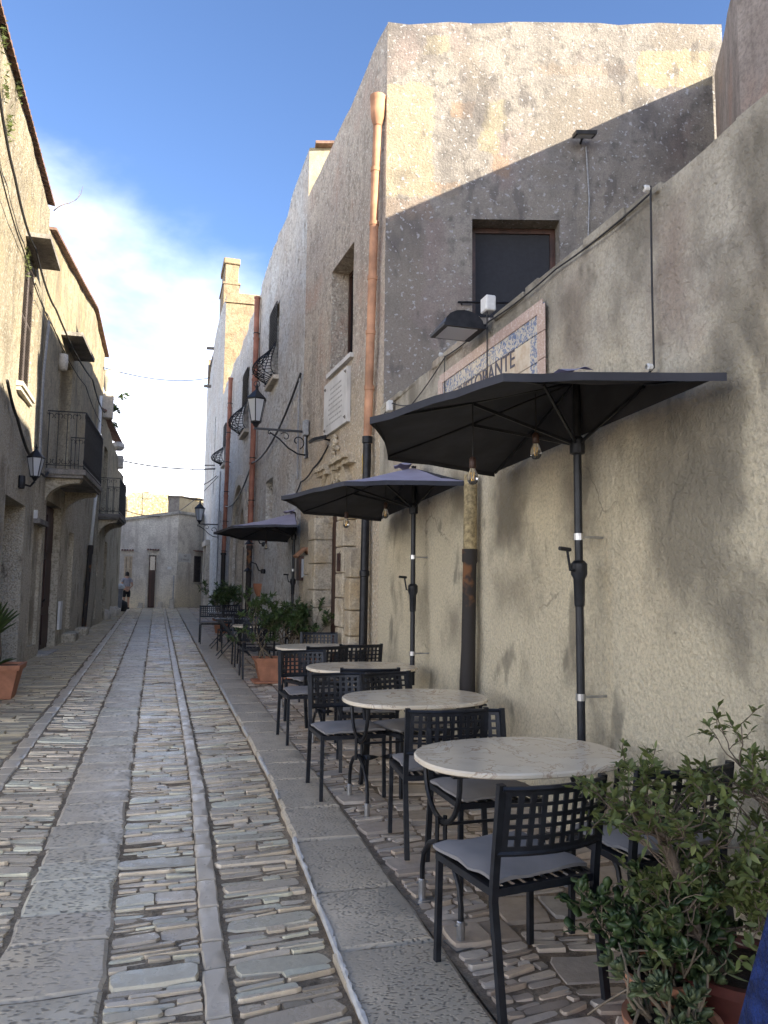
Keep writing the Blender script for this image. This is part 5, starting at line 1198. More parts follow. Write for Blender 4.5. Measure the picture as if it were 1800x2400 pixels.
mb = MB(); mb.bar((2.44,5.74,3.84), (2.60,5.74,3.86), .04, .03); P('arm', mb, M_iron, fl)
mb = MB(); mb.bbox(2.47, 5.56, 3.93, 2.56, 5.68, 4.06, .01); solo('junction_box', 'cream junction box on the wall top beside the old floodlight', 'box', mb, M_white, (2.52, 5.62, 3.93))
def led(lab, F, a, z, w_=.26, tilt=.3):
    t = thing('floodlight', lab, 'floodlight', F.pt(a, z, 0), 0, 'floodlights'); n = F.n; d = F.d; c = F.pt(a, z, .20)
    u = (n*math.cos(tilt)+Vector((0,0,-math.sin(tilt)))).normalized(); v = d.cross(u).normalized()
    mb = MB(); mb.obox(c, d*w_/2, u*.11, v*.022); P('body', mb, M_iron, t)
    mb = MB(); mb.obox(c-v*math.copysign(.024, v.z), d*(w_/2-.03), u*.08, v*.003); P('lens', mb, M_frost, t)
    mb = MB(); mb.tube([F.pt(a, z, .0), F.pt(a, z+.02, .14)], .015, 6); P('bracket', mb, M_iron, t)
led('slim black floodlight high on the sunlit gable', GF, gs(4.96), 7.36); led('slim floodlight under the marble plaque over the portal', SF, ss(11.3), 3.92)
t = thing('wall_speaker', 'pale oval lamp beside the balcony door on the left', 'wall lamp', BF.pt(bs(16.35), 6.15, 0)); mb = MB(); mb.lathe([(.02,-.18),(.09,-.16),(.10,0),(.09,.16),(.02,.18)], BF.pt(bs(16.3), 6.15, .07), 10); P('case', mb, M_cutstone, t, True)
mb = MB(); rect(mb, BF, bs(14.75), bs(14.68), 2.85, 3.0, .0, .06); solo('door_bell', 'small white box on the wall left of the brown double door', 'box', mb, M_white, BF.pt(bs(14.7), 2.85, 0))
mb = MB(); rect(mb, BF, bs(17.95), bs(17.68), .75, 1.35, .0, .05); solo('letter_box', 'white meter cabinet beside the foot of the brown double door', 'box', mb, M_white, BF.pt(bs(17.8), .75, 0))

# ---------------------------------------------------------------- cables and wires
def cable(lab, pts, r=.006, mat=None, name='cable', sag=0, ins=()):
    P_ = []
    for a, b in zip(pts, pts[1:]):
        a, b = Vector(a), Vector(b); n = 8
        for k in range(n): u = k/n; p = a.lerp(b, u); p.z -= sag*4*u*(1-u); P_.append(p)
    P_.append(Vector(pts[-1])); mb = MB(); mb.tube(P_, r, 5)
    c = Vector(pts[0]); mb.v = [(x-c.x, y-c.y, z-c.z) for x, y, z in mb.v]; o = link(name, mesh_of(mb, name, mat or M_cable)); o.location = c; tag(o, lab, 'cable')
    for p in ins:
        m2 = MB(); m2.lathe([(.012,0),(.02,.008),(.02,.03),(.012,.038)], (0,0,0), 8); m2.xf(Matrix.Translation(Vector(p)-c) @ Matrix.Rotation(-PI/2, 4, 'Y')); PL('insulator', m2, M_white, o)
WX = XW-.035
cable('thin black cable dropping down the garden wall right of the sign', [(WX,3.45,3.88),(WX,3.46,3.3),(WX,3.46,2.86),(WX-.01,3.6,2.80),(WX-.03,4.0,2.9)], .006, ins=[(WX-.01,3.45,3.86),(WX-.01,3.46,2.86)])
cable('cable hanging from the junction box across the tile sign', [(WX-.02,5.6,3.95),(WX-.02,5.6,3.3),(WX-.02,5.6,2.9)], .006)
cable('cable dropping from the white insulator left of the tile sign', [(WX,6.62,3.86),(WX,6.62,3.2),(WX,6.62,2.8)], .005, ins=[(WX-.02,6.62,3.87)])
cable('cable looping along the top of the garden wall', [(WX,3.45,3.84),(WX,4.5,3.84),(WX,5.6,3.85),(WX,6.6,3.85),(WX,7.6,3.62),(WX,8.3,3.80),(WX,8.9,3.75)], .006, sag=.02)
mb = MB(); mb.bbox(2.47, 8.32, 3.72, 2.53, 8.42, 3.84, .006); solo('junction_box', 'white junction box on the garden wall near the corner pipe', 'box', mb, M_white, (2.5, 8.37, 3.72))
cable('grey conduit running down from the gable floodlight', [GF.pt(gs(5.02), 7.30, .03), GF.pt(gs(5.05), 6.6, .03), GF.pt(gs(5.02), 5.9, .03), GF.pt(gs(5.1), 5.8, .03)], .010, M_greycable)
XL = -2.15
cable('thick black cable bundle sagging along the shuttered house', [(-2.0, 9.0, 7.6), (-2.03, 10.7, 7.05), (-2.03, 12.6, 6.9), (-2.0, 14.9, 6.75), (-1.72, 19.6, 6.7), (-1.62, 22.6, 6.55)], .018, sag=.12)
cable('thin cable hanging below the black bundle on the left houses', [(-2.06, 9.4, 6.9), (-2.1, 12.0, 6.6), (-2.05, 15.0, 6.45), (-1.8, 18.9, 6.35), (-1.66, 22.8, 6.2)], .010, sag=.10)
cable('black twisted cable drooping low across the left house above the lantern', [(-2.08, 11.3, 4.45), (-2.08, 12.2, 4.12), (-2.06, 13.4, 3.75), (-2.02, 14.6, 3.62), (-2.02, 15.2, 3.75)], .022, sag=.05)
for k in range(3): cable(['left', 'middle', 'right'][k] + ' one of three grey conduits rising beside the shuttered window', [(-2.08, 14.55+.05*k, 3.7), (-2.09, 14.5+.045*k, 4.3), (-2.09, 14.45+.04*k, 5.4), (-2.06, 14.5+.05*k, 6.4)], .018, M_greycable, 'conduit')
cable('highest thin wire crossing the street in front of the clouds', [(-1.75, 23.0, 7.95), (1.93, 35.0, 11.2)], .016, sag=.25)
cable('upper of two dark wires crossing low over the street', [(-1.45, 30.2, 6.45), (2.02, 31.0, 6.55)], .020, sag=.05)
cable('lower and thicker of two dark wires crossing low over the street', [(-1.45, 30.2, 6.4), (2.02, 30.6, 6.35)], .028, sag=.12)
cable('sagging thin wire above the end house roof', [(-1.1, 25.6, 4.9), (.6, 29, 5.35), (2.03, 30.0, 6.0)], .015, sag=.22)
cable('wire crossing in front of the golden ruin', [(-1.4, 30.5, 4.6), (.5, 36, 4.95), (2.05, 29.5, 5.9)], .016, sag=.15)
cable('black cable climbing from the arch to the lantern bracket', [(2.28, 13.15, 5.45), (2.12, 18.9, 4.75), (2.0, 25, 4.3)], .022, sag=.35)
cable('grey conduit standing on the rubble wall above the lantern', [(2.29, 13.25, 5.5), (2.29, 13.35, 4.9), (2.29, 13.3, 3.6)], .020, M_greycable)
cable('cable from the portal floodlight to the rubble wall', [(2.42, 11.35, 3.85), (2.36, 12.2, 3.62), (2.30, 13.0, 3.5), (2.28, 13.6, 3.3)], .014, sag=.04)
cable('grey conduit on the far rubble wall by the small lantern', [(2.03, 28.2, 5.9), (2.03, 28.2, 4.8), (2.03, 28.15, 1.0)], .022, M_greycable)
def gooseneck(lab, y, z):
    mb = MB(); x = 2.25; mb.tube([(x,y,z),(x-.10,y,z+.02),(x-.16,y,z+.16),(x-.26,y,z+.20),(x-.34,y,z+.12),(x-.34,y,z+.05)], .014, 6); mb.lathe([(.10,-.03),(.05,.03),(.02,.06)], (x-.34,y,z+.02), 10); mb.lathe([(.05,-.05),(.06,0),(.04,.05)], (x,y,z), 8); solo('gooseneck_lamp', lab, 'wall lamp', mb, M_iron, (x,y,z), 'gooseneck lamps', True)
gooseneck('lower gooseneck iron lamp on the rubble wall above the terracotta sconce', 17.25, 2.05); gooseneck('upper gooseneck iron lamp on the rubble wall under the farthest parasol', 17.2, 2.65)
mb = MB(); V = []
for j in range(6):
    for k in range(7): th = -PI/2+PI*k/6*1.0; r_ = .17*math.sin(PI/2*(1-j/6))**.6 if j < 6 else .01; V.append((2.26-abs(math.cos(th))*r_, 17.7+math.sin(th)*r_*1.2, 1.78-.06*j))
mb.add(V, [(j*7+k, j*7+k+1, (j+1)*7+k+1, (j+1)*7+k) for j in range(5) for k in range(6)]); solo('terracotta_sconce', 'red terracotta half-bowl wall light on the rubble wall', 'wall lamp', mb, M_terra, (2.26,17.7,1.5), None, True)
mb = MB(); mb.tube([(1.6,43,4.4),(1.6,43,9.3)], .02, 5)
for z, l in ((9.2, .8), (8.1, .5), (6.6, .55)):
    mb.tube([(1.6-l*.25,43,z),(1.6+l,43,z-.05)], .012, 4)
    for k in range(5): mb.tube([(1.6+l*k/5,42.8,z-.03),(1.6+l*k/5,43.2,z-.03)], .006, 4)
solo('tv_antenna', 'thin television antenna standing above the far roofs', 'antenna', mb, M_greycable, (1.6,43,4.4))
for i, (x, y, s_) in enumerate(((-1.66, 26.6, .25), (-1.55, 28.3, .25), (-1.47, 29.5, .22))):
    mb = MB(); mb.lathe([(s_*.9,-.1),(s_*1.0,.1),(s_*.95,s_*.9),(s_*.6,s_*1.35),(.01,s_*1.5)], (x, y, gz(y)), 9)
    for q in range(len(mb.v)): v = mb.v[q]; k = 1+.15*mnoise.noise(Vector(v)*4); mb.v[q] = (x+(v[0]-x)*k, y+(v[1]-y)*k, v[2])
    solo('guard_stone', ['nearest', 'middle', 'farthest'][i] + ' rounded guard stone at the foot of the left houses', 'stone', mb, M_cutstone, (x,y,gz(y)), 'guard stones', True)
for i, (x, y, h, lab) in enumerate(((-.66, 34.36, .26, 'worn white stone left of the end house door'), (.14, 34.36, .30, 'worn white stone right of the end house door'), (.62, 34.3, .42, 'tall white block at the corner of the end house'))):
    mb = MB(); mb.bbox(x-.10, y-.09, gz(y)-.05, x+.10, y+.09, gz(y)+h, .03); mb.bbox(x-.14, y-.16, gz(y)-.05, x+.10, y-.05, gz(y)+.1, .03); solo('corner_stone', lab, 'stone', mb, M_cutstone, (x,y,gz(y)), 'white stones')

# ---------------------------------------------------------------- plants
def leaf_shape(w_=.40, fold=.10, curl=.12, n=3):
    """one leaf of length 1 along +Y"""
    V = []; Fc = []
    for i in range(n+2):
        u = i/(n+1); wd = w_*.5*math.sin(math.pi*min(1, u**.85))**.9 if 0 < u < 1 else .012; z = -curl*u*u
        V += [(-wd, u, z+fold*wd/w_), (0, u, z), (wd, u, z+fold*wd/w_)]
    for i in range(n+1):
        a = 3*i; Fc += [(a, a+1, a+4, a+3), (a+1, a+2, a+5, a+4)]
    return V, Fc
def fat_leaf():
    V = []; Fc = []
    for i in range(5):
        u = i/4; wd = [.05, .15, .25, .24, .06][i]; th = [.03, .05, .06, .05, .02][i]; z = .10*u*u
        V += [(-wd, u, z), (0, u, z+th), (wd, u, z), (0, u, z-th)]
    for i in range(4):
        a = 4*i
        for k in range(4): Fc.append((a+k, a+(k+1) % 4, a+4+(k+1) % 4, a+4+k))
    Fc.append((16, 17, 18, 19)); return V, Fc
def frame(d, upv, roll=0):
    d = Vector(d).normalized(); x = d.cross(Vector(upv))
    if x.length < .05: x = d.cross(Vector((1, .2, 0)))
    x.normalize(); z = x.cross(d); m_ = Matrix((x, d, z)).transposed(); return m_ @ Matrix.Rotation(roll, 3, 'Y')
def grow(base, d0, length, r0, depth, rg, segs, tips, wob=.25, up_=.25, nb=(2, 3)):
    p = Vector(base); d = Vector(d0).normalized(); n = 4; pts = [p.copy()]; rs = [r0]
    for k in range(n):
        d = (d + Vector((rg.gauss(0, wob), rg.gauss(0, wob), rg.gauss(0, wob*.6)+up_*.3))).normalized(); p = p + d*length/n; pts.append(p.copy()); rs.append(r0*(1-.5*(k+1)/n))
    segs.append((pts, rs))
    if depth == 0: tips.append((pts, d)); return
    for b in range(rg.randint(*nb)):
        q = pts[rg.choice((2, 3, 4, 4))]; nd = (d + Vector((rg.gauss(0, .7), rg.gauss(0, .7), rg.gauss(.1, .4)))).normalized()
        grow(q, nd, length*rg.uniform(.55, .8), r0*.55, depth-1, rg, segs, tips, wob, up_, nb)
def foliage(root, tips, rg, lmat, lsize, per, single, V0, F0, name='leaf', cluster=.5, aniso=1.):
    """leaves along the last twigs; some are objects of their own, the rest one part"""
    L_ = []
    for pts, d in tips:
        for k in range(per):
            u = rg.random()**.6; i = min(3, int(u*4)); p = pts[i].lerp(pts[i+1], u*4-i); a = Vector((rg.gauss(0,1), rg.gauss(0,1), rg.gauss(.25,.7))); ld = (d*cluster+a.normalized()).normalized()
            L_.append((p, frame(ld, (rg.gauss(0,.4), rg.gauss(0,.4), 1), rg.gauss(0,.5)), lsize*rg.uniform(.6, 1.25)))
    rl = root.location
    L_.sort(key=lambda q: (q[0]).y + .3*q[0].z)
    mb = MB(); mb.add(V0, F0); lm = mesh_of(mb, name, lmat, True)
    for p, m_, s_ in L_[:single]:
        o = link(name, lm, root); M4 = m_.to_4x4(); M4.translation = p; o.matrix_local = M4 @ Matrix.Diagonal((s_*aniso, s_, s_, 1))
    V = []; Fc = []; R_ = []; b = np.array(V0); off = 0
    for p, m_, s_ in L_[single:]:
        a = (np.array(m_) @ (b*(aniso, 1, 1)).T).T*s_ + np.array(p); V.append(a); Fc += [tuple(i+off for i in f) for f in F0]; R_ += [rg.random()]*len(b); off += len(b)
    if V:
        me = bpy.data.meshes.new('foliage'); me.from_pydata(np.concatenate(V).tolist(), [], Fc); me.materials.append(lmat); me.polygons.foreach_set('use_smooth', [True]*len(Fc))
        at = me.attributes.new('rnd', 'FLOAT', 'POINT'); at.data.foreach_set('value', R_); o = link('foliage', me, root); o['kind'] = 'stuff'
def branches(root, segs, mat, name='branch', n=5):
    mb = MB()
    for pts, rs in segs: mb.tube(pts, [max(r, .0018) for r in rs], n)
    PL(name, mb, mat, root, True)
LV, LFc = leaf_shape(); LV2, LF2 = leaf_shape(.34, .08, .2)
def round_pot(lab, x, y, z, r, h, mat):
    t = thing('plant_pot', lab, 'plant pot', (x, y, z)); mb = MB()
    mb.lathe([(.001,0),(r*.70,0),(r*.95,h*.86),(r*1.06,h*.86),(r*1.08,h),(r*.95,h),(r*.90,h*.88)], (0,0,0), 24); PL('pot', mb, mat, t, True, 40)
    mb = MB(); mb.lathe([(r*.92,h*.87),(r*.5,h*.90),(.001,h*.89)], (0,0,0), 16); PL('soil', mb, M_soil, t, True); return t
rg = random.Random(21)
zt = gz(2.3)+TERZ
p1 = round_pot('dark red pot holding the trunked shrub at the lower right', 2.06, 2.42, zt, .22, .26, M_potred)
t = thing('potted_shrub', 'leafy olive-green shrub with two pale trunks in the dark red pot', 'shrub', (2.04, 2.42, zt+.22), 0)
segs = []; tips = []
tr = [Vector((-.06,.02,0)), Vector((-.16,.0,.14)), Vector((-.22,.0,.32)), Vector((-.27,.02,.47)), Vector((-.32,.04,.58))]; segs.append((tr, [.026,.024,.021,.018,.014]))
tr2 = [Vector((.02,-.10,0)), Vector((.10,-.12,.16)), Vector((.15,-.12,.34)), Vector((.17,-.1,.48)), Vector((.19,-.08,.58))]; segs.append((tr2, [.030,.028,.024,.020,.015]))
for tk, nn in ((tr, 30), (tr2, 28)):
    for k in range(nn):
        q = tk[rg.choice((1, 1, 2, 2, 3, 3, 4))]; a = rg.uniform(0, 2*PI); d = Vector((math.cos(a)*.9-.1, math.sin(a)*.7, rg.uniform(-.1, .95)))
        grow(q, d, rg.uniform(.13, .23), .006, 2, rg, segs, tips, .28, .18, (2, 3))
branches(t, segs, M_bark); foliage(t, tips, rg, M_leaf, .042, 11, 290, LV, LFc)
# orange pot with fleshy succulents in front
p2 = round_pot('orange terracotta pot of succulents at the bottom right corner', 1.70, 2.33, gz(2.2)+TERZ, .15, .17, M_terra)
t = thing('succulent_plant', 'fleshy jade-green succulent in the orange pot', 'succulent', (1.70, 2.33, gz(2.2)+TERZ+.14)); segs = []; ros = []
for k in range(17):
    a = rg.uniform(0, 2*PI); p = Vector((math.cos(a)*.07, math.sin(a)*.07, 0)); d = Vector((math.cos(a)*rg.uniform(.1,.8), math.sin(a)*rg.uniform(.1,.8), 1)); pts = [p]; n = 4; ln = rg.uniform(.08, .30)
    for i in range(n): d = (d+Vector((rg.gauss(0,.25), rg.gauss(0,.25), .1))).normalized(); p = p+d*ln/n; pts.append(p.copy())
    segs.append((pts, [.006,.006,.006,.005,.004])); ros.append((pts[-1], d)); 
    if ln > .1: ros.append((pts[1], (d+Vector((rg.gauss(0,.9), rg.gauss(0,.9), -.2))).normalized()))
    if ln > .2: ros.append((pts[-2], (d+Vector((rg.gauss(0,.6), rg.gauss(0,.6), 0))).normalized()))
for k in range(5):                                            # a few crooked dry twigs
    a = rg.uniform(2.4, 4.0); p = Vector((math.cos(a)*.1, math.sin(a)*.1, .05)); pts = [p.copy()]; d = Vector((math.cos(a), math.sin(a), .8))
    for i in range(5): d = (d+Vector((rg.gauss(0,.6), rg.gauss(0,.6), rg.gauss(.1,.5)))).normalized(); p = p+d*.055; pts.append(p.copy())
    segs.append((pts, [.006,.006,.005,.004,.004,.003]))
branches(t, segs, M_twig); FV, FF = fat_leaf(); mb = MB(); mb.add(FV, FF); fm = mesh_of(mb, 'leaf', M_succ, True)
for p, d in ros:
    for k in range(11):
        a = k*2.4; tl = .25+.09*k; q = frame(d, (0,0,1)); ld = q @ Vector((math.cos(a)*math.sin(tl), math.cos(tl), math.sin(a)*math.sin(tl))); s_ = rg.uniform(.038, .062)*(0.7+.05*k)
        o = link('leaf', fm, t); M4 = frame(ld, d).to_4x4(); M4.translation = p; o.matrix_local = M4 @ Matrix.Diagonal((s_, s_, s_, 1))
# leggy leafy succulent bush between the pots
p3 = round_pot('small clay pot between the two front plants', 1.80, 2.52, gz(2.5)+TERZ, .14, .22, M_terra)
t = thing('potted_bush', 'dark round-leaved bush between the front pots', 'shrub', (1.80, 2.52, gz(2.5)+TERZ+.18)); segs = []; tips = []
for k in range(30):
    a = rg.uniform(0, 2*PI); grow((math.cos(a)*.05, math.sin(a)*.05, 0), (math.cos(a)*.8, math.sin(a)*.8, 1), rg.uniform(.16, .32), .006, 1, rg, segs, tips, .3, .2, (3, 4))
branches(t, segs, M_twig); foliage(t, tips, rg, M_leafdark, .045, 12, 150, FV, FF, aniso=1.5)

# terracotta trough with bushy shrub beside the fourth table
bx_, by_ = 1.84, 11.42; bz = gz(by_)+TERZ+.015
t = thing('terracotta_trough', 'long orange terracotta trough standing on its saucer by the fourth table', 'planter', (bx_, by_, bz))
def trough(x, y_, z0, z1, taper, mb, b=.02):
    V = []
    for z, k in ((z0, taper), (z1, 1.)): V += [(sx*x*k, sy*y_*k, z) for sx, sy in ((-1,-1),(1,-1),(1,1),(-1,1))]
    mb.add(V, [(0,3,2,1),(0,1,5,4),(1,2,6,5),(2,3,7,6),(3,0,4,7)])
mb = MB(); trough(.43, .19, .03, .32, .84, mb); trough(.46, .215, .315, .36, .97, mb); mb.add([(-.46,-.215,.36),(.46,-.215,.36),(.46,.215,.36),(-.46,.215,.36),(-.42,-.18,.36),(.42,-.18,.36),(.42,.18,.36),(-.42,.18,.36),(-.42,-.18,.3),(.42,-.18,.3),(.42,.18,.3),(-.42,.18,.3)], [(0,1,5,4),(1,2,6,5),(2,3,7,6),(3,0,4,7),(4,5,9,8),(5,6,10,9),(6,7,11,10),(7,4,8,11)]); mb.box(-.40,-.186,.24,.40,-.183,.245); PL('trough', mb, M_terra, t)
mb = MB(); mb.bbox(-.47, -.23, 0, .47, .23, .035, .012); PL('saucer', mb, M_terra, t); mb = MB(); mb.add([(-.42,-.18,.33),(.42,-.18,.33),(.42,.18,.33),(-.42,.18,.33)], [(0,1,2,3)]); PL('soil', mb, M_soil, t)
t = thing('trough_shrub', 'bushy dark green shrub growing in the terracotta trough', 'shrub', (bx_, by_, bz+.32)); segs = []; tips = []
for k in range(11):
    x = rg.uniform(-.36, .34); grow((x, rg.uniform(-.08,.08), 0), (x*1.0-.05, rg.gauss(0,.25), 1), rg.uniform(.30, .48), .016, 3, rg, segs, tips, .22, .35, (2, 3))
branches(t, segs, M_twig); foliage(t, tips, rg, M_leafdark, .075, 22, 0, LV2, LF2, cluster=.9)
# far bush against the arch
fz = gz(20.6)+TERZ
round_pot('brown pot of the distant bush by the pointed arch', 1.66, 20.6, fz, .24, .40, M_terra)
t = thing('distant_bush', 'round dark green bush standing before the pointed arch', 'shrub', (1.66, 20.6, fz+.36)); segs = []; tips = []
for k in range(9):
    a = rg.uniform(0, 2*PI); grow((math.cos(a)*.06, math.sin(a)*.06, 0), (math.cos(a)*.5, math.sin(a)*.5, 1.1), rg.uniform(.38, .5), .016, 2, rg, segs, tips, .2, .4, (3, 4))
branches(t, segs, M_bark); foliage(t, tips, rg, M_leafdark, .12, 14, 0, LV2, LF2, cluster=.6)
# yucca in a square pot at the left edge
yz = gz(10.75); t = thing('square_pot', 'square terracotta pot at the left edge of the street', 'plant pot', (-1.86, 10.75, yz+.02)); mb = MB(); trough(.24, .24, .0, .36, .72, mb); trough(.275, .275, .355, .42, .96, mb); mb.add([(-.275,-.275,.42),(.275,-.275,.42),(.275,.275,.42),(-.275,.275,.42),(-.23,-.23,.42),(.23,-.23,.42),(.23,.23,.42),(-.23,.23,.42),(-.23,-.23,.37),(.23,-.23,.37),(.23,.23,.37),(-.23,.23,.37)], [(0,1,5,4),(1,2,6,5),(2,3,7,6),(3,0,4,7),(4,5,9,8),(5,6,10,9),(6,7,11,10),(7,4,8,11)]); PL('pot', mb, M_terra, t); mb = MB(); mb.add([(-.23,-.23,.39),(.23,-.23,.39),(.23,.23,.39),(-.23,.23,.39)], [(0,1,2,3)]); PL('soil', mb, M_soil, t)
t = thing('yucca', 'spiky yucca with a shaggy brown trunk in the square pot', 'yucca', (-1.98, 10.75, yz+.40)); mb = MB(); mb.tube([(.02,0,0),(.04,0,.15),(.03,.01,.32),(.04,0,.46)], [.09,.10,.085,.06], 10)
for q in range(len(mb.v)): v = Vector(mb.v[q]); mb.v[q] = tuple(v*(1+.0) + Vector((1,1,0))*.018*mnoise.noise(v*40))
PL('trunk', mb, M_bark, t, True)
YV, YF = leaf_shape(.085, .2, .10, 3); mb = MB(); mb.add(YV, YF); ym_ = mesh_of(mb, 'blade', M_yucca, True)
for k in range(46):
    a = k*2.399; tl = .06+.80*(k/46)**.9; d = Vector((math.cos(a)*math.sin(tl), math.sin(a)*math.sin(tl), math.cos(tl))); s_ = rg.uniform(.26, .42); o = link('blade', ym_, t); M4 = frame(d, (0,0,1)).to_4x4(); M4.translation = (.04, 0, .44-.002*k); o.matrix_local = M4 @ Matrix.Diagonal((s_, s_, s_, 1))
for k in range(9):
    a = k*.8; d = Vector((math.cos(a), math.sin(a), .5)); o = link('blade', ym_, t); M4 = frame(d, (0,0,1)).to_4x4(); M4.translation = (.10, 0, .02); s_ = .22; o.matrix_local = M4 @ Matrix.Diagonal((s_*2, s_, s_, 1))
# creeper on the roof of the far left house
t = thing('roof_creeper', 'green creeper spilling from the roof of the far left house', 'shrub', (-1.90, 24.3, 6.95)); segs = []; tips = []
for k in range(7): grow((rg.uniform(-.2,.1), rg.uniform(-.8,1.2), rg.uniform(-.2,.3)), (1, rg.gauss(.2,.4), rg.gauss(.0,.3)), rg.uniform(.22, .42), .012, 2, rg, segs, tips, .25, -.05, (2, 3))
branches(t, segs, M_bark); foliage(t, tips, rg, M_leafdark, .10, 26, 0, LV2, LF2)
t = thing('dry_twig', 'bare twig growing from the eave of the shuttered house', 'twig', (-2.08, 14.5, 8.45)); segs = []; tips = []
grow((0,0,0), (.5,.3,.6), .45, .012, 1, rg, segs, tips, .3, .1, (2, 3)); branches(t, segs, M_bark)

# ---------------------------------------------------------------- people
def skinned(name, pts, edges, mat, parent, sub=2):
    keys = list(pts); me = bpy.data.meshes.new(name); me.from_pydata([pts[k][0] for k in keys], [(keys.index(a), keys.index(b)) for a, b in edges], [])
    o = bpy.data.objects.new(name, me); COL.objects.link(o); sk = o.modifiers.new('Skin', 'SKIN'); sk.use_smooth_shade = True
    for i, k in enumerate(keys):
        r = pts[k][1]; r = r if isinstance(r, tuple) else (r, r); me.skin_vertices[0].data[i].radius = r; me.skin_vertices[0].data[i].use_root = (i == 0)
    ss_ = o.modifiers.new('Sub', 'SUBSURF'); ss_.levels = sub; ss_.render_levels = sub
    bpy.context.view_layer.update(); m2 = bpy.data.meshes.new_from_object(o.evaluated_get(bpy.context.evaluated_depsgraph_get())); bpy.data.objects.remove(o)
    m2.materials.clear(); m2.materials.append(mat); m2.polygons.foreach_set('use_smooth', [True]*len(m2.polygons)); m2.name = name
    return link(name, m2, parent)
def chain(*k): return list(zip(k, k[1:]))
def head_parts(t, hx, hy, hz, s=1., face=1):
    """hair cap, nose, eyes, ears on a head that faces +Y (face=1)"""
    mb = MB(); V = []
    for j in range(7):
        for k in range(14):
            ph = PI/2*j/6; th = 2*PI*k/14; fr = math.sin(th)*face; low = -.02 if fr > .3 else -.085
            z = math.cos(ph*1.0)*.125 if j < 6 else low; r = math.sin(min(ph, PI/2))*.092
            V.append((hx+math.cos(th)*r*s, hy+math.sin(th)*r*1.12*s-.008*face, hz+z*s))
    mb.add(V, [(j*14+k, j*14+(k+1) % 14, (j+1)*14+(k+1) % 14, (j+1)*14+k) for j in range(6) for k in range(14)]); PL('hair', mb, M_hair, t, True)
    mb = MB(); mb.lathe([(.001,-.02),(.013,-.012),(.008,.02),(.001,.03)], (hx, hy+face*.098*s, hz-.015), 6)
    for e in (-1, 1): mb.lathe([(.001,-.03),(.012,-.015),(.014,.01),(.001,.03)], (hx+e*.082*s, hy-.005*face, hz-.01), 6)
    PL('face_features', mb, M_skin, t, True); mb = MB()
    for e in (-1, 1): mb.lathe([(.001,-.008),(.012,0),(.001,.008)], (hx+e*.032*s, hy+face*.090*s, hz+.012), 8)
    PL('eyes', mb, M_hair, t, True)
def hand_pts(pts, ed, side, wrist, d, curl, r=.009):
    """palm and five fingers as skinned chains"""
    w_ = Vector(wrist); d = Vector(d).normalized(); sd_ = Vector((side, 0, 0)); sd_ = (sd_ - d*sd_.dot(d)).normalized(); nn = d.cross(sd_)
    pts['palm%d' % side] = (tuple(w_+d*.05), (.036, .016))
    ed.append(('wrist%d' % side, 'palm%d' % side))
    for k, ln in enumerate((.070, .080, .075, .060)):
        b = w_+d*.085+sd_*(.027-.018*k); m_ = b+d*ln*.5+nn*curl*.2*ln; e = b+d*ln*.8+nn*curl*.7*ln; q = 'f%d%d' % (side, k)
        pts[q+'a'] = (tuple(b), r); pts[q+'b'] = (tuple(m_), r*.9); pts[q+'c'] = (tuple(e), r*.75); ed += chain('palm%d' % side, q+'a', q+'b', q+'c')
    b = w_+d*.04+sd_*.045; pts['t%da' % side] = (tuple(b), r*1.1); pts['t%db' % side] = (tuple(b+d*.03+sd_*.02), r); pts['t%dc' % side] = (tuple(b+d*.055+sd_*.02+nn*.01), r*.8); ed += chain('palm%d' % side, 't%da' % side, 't%db' % side, 't%dc' % side)
# man at the end of the street, hands behind his back, seen from behind
t = thing('person', 'man in grey T-shirt and black shorts standing at the street end', 'person', (-1.22, 33.7, gz(33.7)+.02), math.radians(10)); t.scale = (.88, .88, .88)
pts = {'pelvis': ((0,0,.90), (.15,.11)), 'waist': ((0,.01,1.04), (.14,.10)), 'chest': ((0,.02,1.26), (.17,.12)), 'neckb': ((0,.0,1.43), (.075,.07)), 'neck': ((0,.02,1.50), .055), 'head': ((0,.045,1.60), (.078,.092)), 'crown': ((0,.04,1.68), (.07,.085))}
ed = chain('pelvis', 'waist', 'chest', 'neckb', 'neck', 'head', 'crown')
for s_ in (-1, 1):
    pts.update({'hip%d' % s_: ((s_*.09,0,.84), .09), 'knee%d' % s_: ((s_*.10,.02,.47), .058), 'calf%d' % s_: ((s_*.10,-.01,.33), .052), 'ank%d' % s_: ((s_*.10,-.02,.08), .036), 'toe%d' % s_: ((s_*.12,.13,.03), (.04,.028)),
                'sho%d' % s_: ((s_*.17,.01,1.38), .062), 'elb%d' % s_: ((s_*.255,-.06,1.10), .042), 'wrist%d' % s_: ((s_*.06,-.175,.93), .029)})
    ed += chain('pelvis', 'hip%d' % s_, 'knee%d' % s_, 'calf%d' % s_, 'ank%d' % s_, 'toe%d' % s_) + chain('neckb', 'sho%d' % s_, 'elb%d' % s_, 'wrist%d' % s_)
    hand_pts(pts, ed, s_, (s_*.06,-.175,.93), (-s_*.5, -.05, -.7), .5)
skinned('body', pts, ed, M_skin, t, 1)
sp = {'waist': ((0,.01,.98), (.165,.125)), 'mid': ((0,.015,1.12), (.16,.12)), 'chest': ((0,.02,1.28), (.185,.135)), 'neckb': ((0,.01,1.43), (.09,.085))}; se = chain('waist', 'mid', 'chest', 'neckb')
for s_ in (-1, 1): sp.update({'sho%d' % s_: ((s_*.18,.01,1.375), .078), 'up%d' % s_: ((s_*.225,-.03,1.22), .068)}); se += chain('neckb', 'sho%d' % s_, 'up%d' % s_)
skinned('shirt', sp, se, M_shirt, t, 1)
sp = {'top': ((0,0,.98), (.155,.115)), 'pel': ((0,0,.88), (.165,.125))}; se = [('top', 'pel')]
